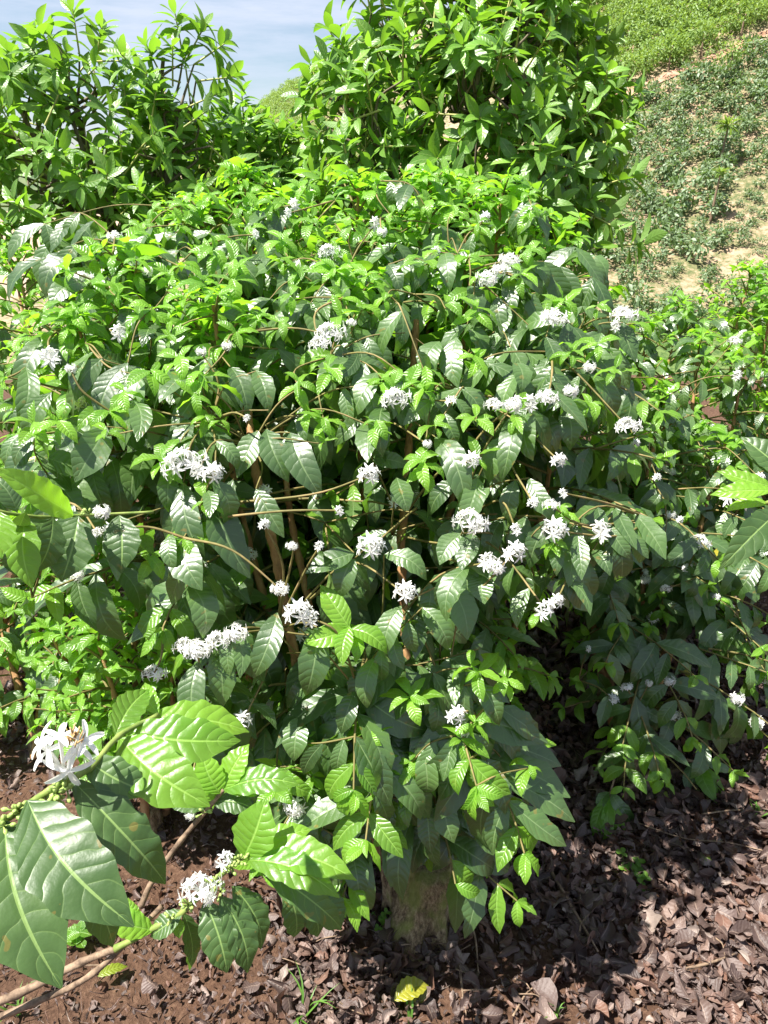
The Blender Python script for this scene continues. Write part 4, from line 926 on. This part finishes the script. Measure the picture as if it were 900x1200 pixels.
# ---------------------------------------------------------------- close branches, leaf by leaf
def hero_branch(label, stems, leaves, flowers, buds, group=None, stem_mat='twig_green', name='coffee_branch', cat='coffee branch'):
    """stems: (pixel path with depths, r0, r1, material); leaves: (bx,by,bd, tx,ty,td, width_px, material, roll, bend)"""
    root = empty(name, P(*stems[0][0][0]), label, cat, group)
    for pth, r0, r1, m_ in stems:
        mb = MB(); q = smooth_path([P(*a) for a in pth], 8); rad = np.linspace(r0, r1, len(q)); rad[::8] *= 1.25
        mb.tube(q, rad, 10, .04); mb.build('stem', M[m_], root)
    for (bx, by, bd, tx, ty, td, wd, m_, roll, bend) in leaves:
        p0, p1 = P(bx, by, bd), P(tx, ty, td); ax = p1 - p0; L_ = np.linalg.norm(ax)
        n = nrm(nrm(CAM - (p0 + p1) / 2) * .8 + UP * .75 + np.array([roll, 0, 0])); lv = Leaves('coffee_fine')
        lv.chord(p0, p1, n, wd / FPX * (bd + td) / 2 * 1.05, bend, rng.uniform(.2, 1))
        lf = lv.build('leaf', M['mature_near' if m_ == 'mature' else m_], root)
    for (a, b, d, sz) in flowers: add_flower(root, P(a, b, d), sz, toward=CAM - P(a, b, d))
    for (a, b, d, n) in buds:
        mb = MB(); c = P(a, b, d)
        for i in range(n):
            u = nrm(rng.normal(size=3) + UP * .4); q = c + u * rng.uniform(.004, .011); mb.tube([c, q - u * .002, q, q + u * .0025, q + u * .0045], [.0006, .0009, .0021, .0021, .0005], 7)
        mb.build('bud_cluster', M['bud'], root)
    return root
D = .66
A = hero_branch('big foreground coffee branch with broad leaves and one large white blossom at lower left',
    [([(-60, 1000, .62), (0, 965, D), (60, 925, D), (105, 900, .68), (140, 862, .72), (185, 838, .76)], .0036, .0024, 'twig_green')],
    [(5, 962, .655, 72, 1158, .60, 90, 'mature', .25, .3), (32, 938, .645, 157, 1086, .60, 82, 'mature', .1, .3), (85, 915, .68, 194, 1036, .69, 54, 'mature', .35, .6),
     (98, 888, .69, 178, 930, .70, 42, 'mature', .1, .3), (0, 970, .66, -45, 1120, .60, 100, 'mature', .3, .4), (75, 985, .70, 132, 1110, .72, 46, 'mature', .9, .4),
     (140, 865, .73, 246, 945, .70, 62, 'young', .1, .35), (148, 858, .74, 282, 868, .76, 52, 'young', .0, .35), (172, 845, .77, 292, 858, .80, 46, 'young', -.2, .3),
     (135, 862, .73, 175, 808, .78, 34, 'young', .3, .2), (185, 838, .77, 170, 800, .80, 20, 'young', .0, .2), (150, 880, .74, 205, 915, .75, 34, 'young', .2, .4), (118, 880, .71, 100, 850, .76, 24, 'young', 0, .2)],
    [], [(20, 950, .655, 12), (4, 968, .65, 9), (66, 930, .655, 16), (78, 922, .66, 12), (58, 940, .655, 9)])
# the large open blossom
mb = MB(); cc = P(78, 898, .645); view = nrm(CAM - cc); rt = np.array([1., 0, 0]); upv = nrm(np.cross(rt, -view))
if upv[2] < 0: upv = -upv
def big_flower(mb, c, u, e0, Lp, wp, npet, op):
    u = nrm(u); a = nrm(e0 - (np.dot(e0, u)) * u); b = np.cross(u, a)
    for k in range(npet):
        th = 2 * math.pi * k / npet + rng.uniform(-.12, .12); e = math.cos(th) * a + math.sin(th) * b; sd_ = np.cross(u, e); row = []; S = 8; LL = Lp * rng.uniform(.9, 1.1)
        for q in range(S + 1):
            t = q / S; wd = wp * (math.sin(math.pi * min(.96, .1 + .86 * t ** 1.1)) ** .6); ctr = c + e * LL * t + u * (LL * op * t - LL * .45 * t * t)
            for s_ in (-1, -.5, 0, .5, 1): row.append(ctr + sd_ * wd * s_ / 2 + u * .0014 * s_ * s_)
        mb.add(row, [(q * 5 + j, q * 5 + j + 1, q * 5 + j + 6, q * 5 + j + 5) for q in range(S) for j in range(4)])
for (a, b, ux, uy, Lp, op) in ((80, 902, .1, -.5, .024, .1), (58, 880, -.6, .3, .020, .3), (88, 875, .4, .6, .020, .5), (70, 866, -.2, .8, .018, .6), (98, 868, .6, .4, .018, .6), (50, 872, -.9, .2, .019, .4)):
    c = P(a, b, .64 + rng.uniform(-.006, .012)); mb.tube(smooth_path([P(76, 912, .662), (P(76, 905, .655) + c) / 2, c], 4), .0016, 7, cap=False)
    big_flower(mb, c, view * .7 + rt * ux + upv * uy, upv, Lp, .0058, 5, op)
fo = mb.build('flower', M['petal'], A)
mb = MB()
for k in range(16):
    c = P(86 + rng.normal() * 5, 868 + rng.normal() * 5, .635); e = nrm(view * .5 + upv + rng.normal(size=3) * .4); mb.tube([c, c + e * .004, c + e * .0085], [.0004, .0009, .0006], 5)
an = mb.build('stamen', M['anther'], fo)

hero_branch('long coffee branch over bare soil with bright tip leaves and dark hanging leaves',
    [([(-60, 1195, .95), (20, 1165, .98), (95, 1128, 1.0), (135, 1112, 1.0)], .0060, .0045, 'twig_dry'), ([(135, 1112, 1.0), (185, 1085, 1.0), (215, 1068, 1.0), (262, 1022, 1.0), (292, 1000, 1.0)], .0046, .0030, 'twig_green'),
     ([(-60, 1215, .98), (40, 1175, 1.0), (110, 1140, 1.0), (190, 1062, 1.03)], .0050, .0035, 'twig_dry')],
    [(285, 1005, 1.0, 312, 934, 1.0, 50, 'young', -.2, .3), (292, 1000, 1.0, 418, 1032, .97, 42, 'young', .0, .3), (290, 1008, .99, 398, 1052, .96, 38, 'young', .1, .4), (300, 998, 1.02, 366, 972, 1.04, 30, 'young', 0, .3),
     (240, 1055, 1.0, 266, 1140, .99, 40, 'mature', -.2, .4), (258, 1050, 1.0, 290, 1140, 1.0, 36, 'mature', .3, .4), (272, 1038, 1.01, 306, 1112, 1.02, 34, 'mature', .5, .4), (215, 1070, 1.02, 222, 1138, 1.03, 26, 'mature', .9, .3),
     (215, 1068, 1.0, 176, 1098, 1.0, 26, 'mature', -.4, .3), (180, 1090, 1.0, 118, 1068, .98, 30, 'young', 0, .2), (165, 1095, 1.0, 150, 1052, 1.0, 20, 'young', .2, .2), (335, 1040, 1.08, 345, 1098, 1.1, 30, 'mature', .2, .4), (350, 1040, 1.1, 372, 1098, 1.12, 30, 'mature', .2, .4),
     (300, 1010, 1.03, 400, 1090, 1.06, 34, 'mature', .3, .5), (205, 1075, 1.0, 210, 1100, .99, 14, 'young', 0, .2), (375, 1040, 1.12, 400, 1088, 1.12, 28, 'mature', .1, .3)],
    [(234, 1044, .985, .75), (240, 1050, .98, .5), (265, 1008, .99, .55)], [(250, 1035, .99, 14), (222, 1060, .99, 12), (270, 1016, .99, 14), (282, 1008, .99, 10), (200, 1075, .99, 8), (258, 1045, .99, 8)])
hero_branch('slender upright coffee shoot with a whorl of bright leaves behind the long branch',
    [([(165, 1062, 1.08), (180, 1030, 1.08), (212, 985, 1.08), (250, 940, 1.06), (262, 925, 1.05)], .0048, .0026, 'twig_dry')],
    [(258, 930, 1.05, 236, 880, 1.05, 32, 'young', -.2, .3), (262, 926, 1.05, 352, 920, 1.04, 32, 'young', .1, .4), (262, 925, 1.05, 338, 902, 1.06, 28, 'young', .1, .3), (262, 925, 1.05, 292, 872, 1.07, 30, 'young', 0, .3),
     (255, 935, 1.06, 205, 900, 1.06, 30, 'young', 0, .4), (250, 940, 1.06, 300, 950, 1.06, 26, 'mature', .3, .4), (246, 945, 1.07, 200, 945, 1.08, 26, 'mature', -.2, .5)],
    [(222, 955, 1.06, .3)], [(240, 952, 1.06, 5)])
hero_branch('close coffee twig entering from the right edge with a curved leaf lit from behind',
    [([(990, 560, .88), (930, 575, .9), (898, 590, .92)], .0035, .0025, 'twig_green')],
    [(915, 598, .88, 842, 668, .86, 34, 'mature', .9, .75), (905, 575, .9, 832, 580, .92, 20, 'young', 0, .3), (905, 570, .92, 840, 552, .94, 20, 'young', 0, .2), (930, 560, .93, 868, 512, .95, 34, 'mature', .2, .3),
     (930, 550, .95, 880, 540, .95, 30, 'mature', -.5, .3), (900, 590, .92, 850, 600, .93, 16, 'young', .2, .5)],
    [(866, 583, 1.0, .8)], [])
hero_branch('coffee twig reaching in at the left edge with one broad sunlit leaf',
    [([(-60, 590, 1.0), (0, 600, 1.05), (50, 606, 1.1), (95, 604, 1.16), (180, 600, 1.2)], .003, .0022, 'twig_green')],
    [(86, 604, 1.12, -10, 548, 1.0, 40, 'young', .2, .3), (30, 606, 1.08, 38, 690, 1.06, 36, 'young', .2, .3), (62, 606, 1.1, 40, 672, 1.1, 34, 'mature', .8, .4), (92, 605, 1.14, 72, 682, 1.12, 48, 'mature', .1, .4),
     (0, 600, 1.04, -12, 660, 1.0, 40, 'young', .1, .3), (140, 604, 1.18, 142, 672, 1.16, 40, 'mature', -.1, .4), (30, 600, 1.06, 0, 640, 1.1, 30, 'mature', .9, .3)],
    [(118, 600, 1.15, .5)], [(105, 603, 1.14, 6)])
# low shoots on the ground at the right
def low_shoot(label, path, r, leaves, mat='twig_dry'):
    root = empty('coffee_shoot', path[0], label, 'coffee shoot'); mb = MB(); q = smooth_path(path, 8); mb.tube(q, np.linspace(r, r * .45, len(q)), 8, .1); mb.build('stem', M[mat], root)
    lm, ly = Leaves('coffee'), Leaves('coffee')
    for (p0, p1, W, yng) in leaves: (ly if yng else lm).add(p0, p1 - p0, UP * .6 + nrm(CAM - p0) * .7 + .2 * rng.normal(size=3), np.linalg.norm(p1 - p0) * 1.1, W)
    if lm.d: lm.build('crown', M['mature'], root)
    if ly.d: ly.build('young_foliage', M['young'], root)
d2 = 2.0
low_shoot('thin shoot hanging under the dark right bush with a drooping leaf tuft', [P(737, 845, 2.02), P(730, 880, 2.03), P(716, 925, 2.02), P(714, 935, 2.0)], .004,
    [(P(716, 930, 2), P(750, 978, 1.95), .035, False), (P(716, 930, 2), P(735, 950, 1.96), .035, False), (P(712, 935, 2), P(728, 990, 1.92), .035, True), (P(712, 935, 2), P(698, 975, 1.92), .035, True),
     (P(712, 935, 2), P(712, 985, 1.9), .035, True), (P(714, 930, 2), P(690, 960, 1.95), .03, True), (P(714, 928, 2), P(700, 945, 1.97), .03, False)])
gp = lambda a, b, h: G(a, b, 0) + UP * h
low_shoot('bent pale branch on the litter ending in a small leaf tuft at right', [gp(728, 935, .03), gp(752, 925, .04), gp(775, 908, .07), gp(795, 908, .06), gp(815, 912, .06)], .008,
    [(gp(815, 912, .06), gp(852, 952, .03), .045, True), (gp(815, 912, .06), gp(835, 945, .04), .045, True), (gp(812, 910, .06), gp(822, 935, .03), .035, False), (gp(815, 910, .07), gp(855, 918, .06), .035, False),
     (gp(810, 910, .06), gp(805, 935, .03), .03, False)])
print('objects', len(bpy.data.objects))
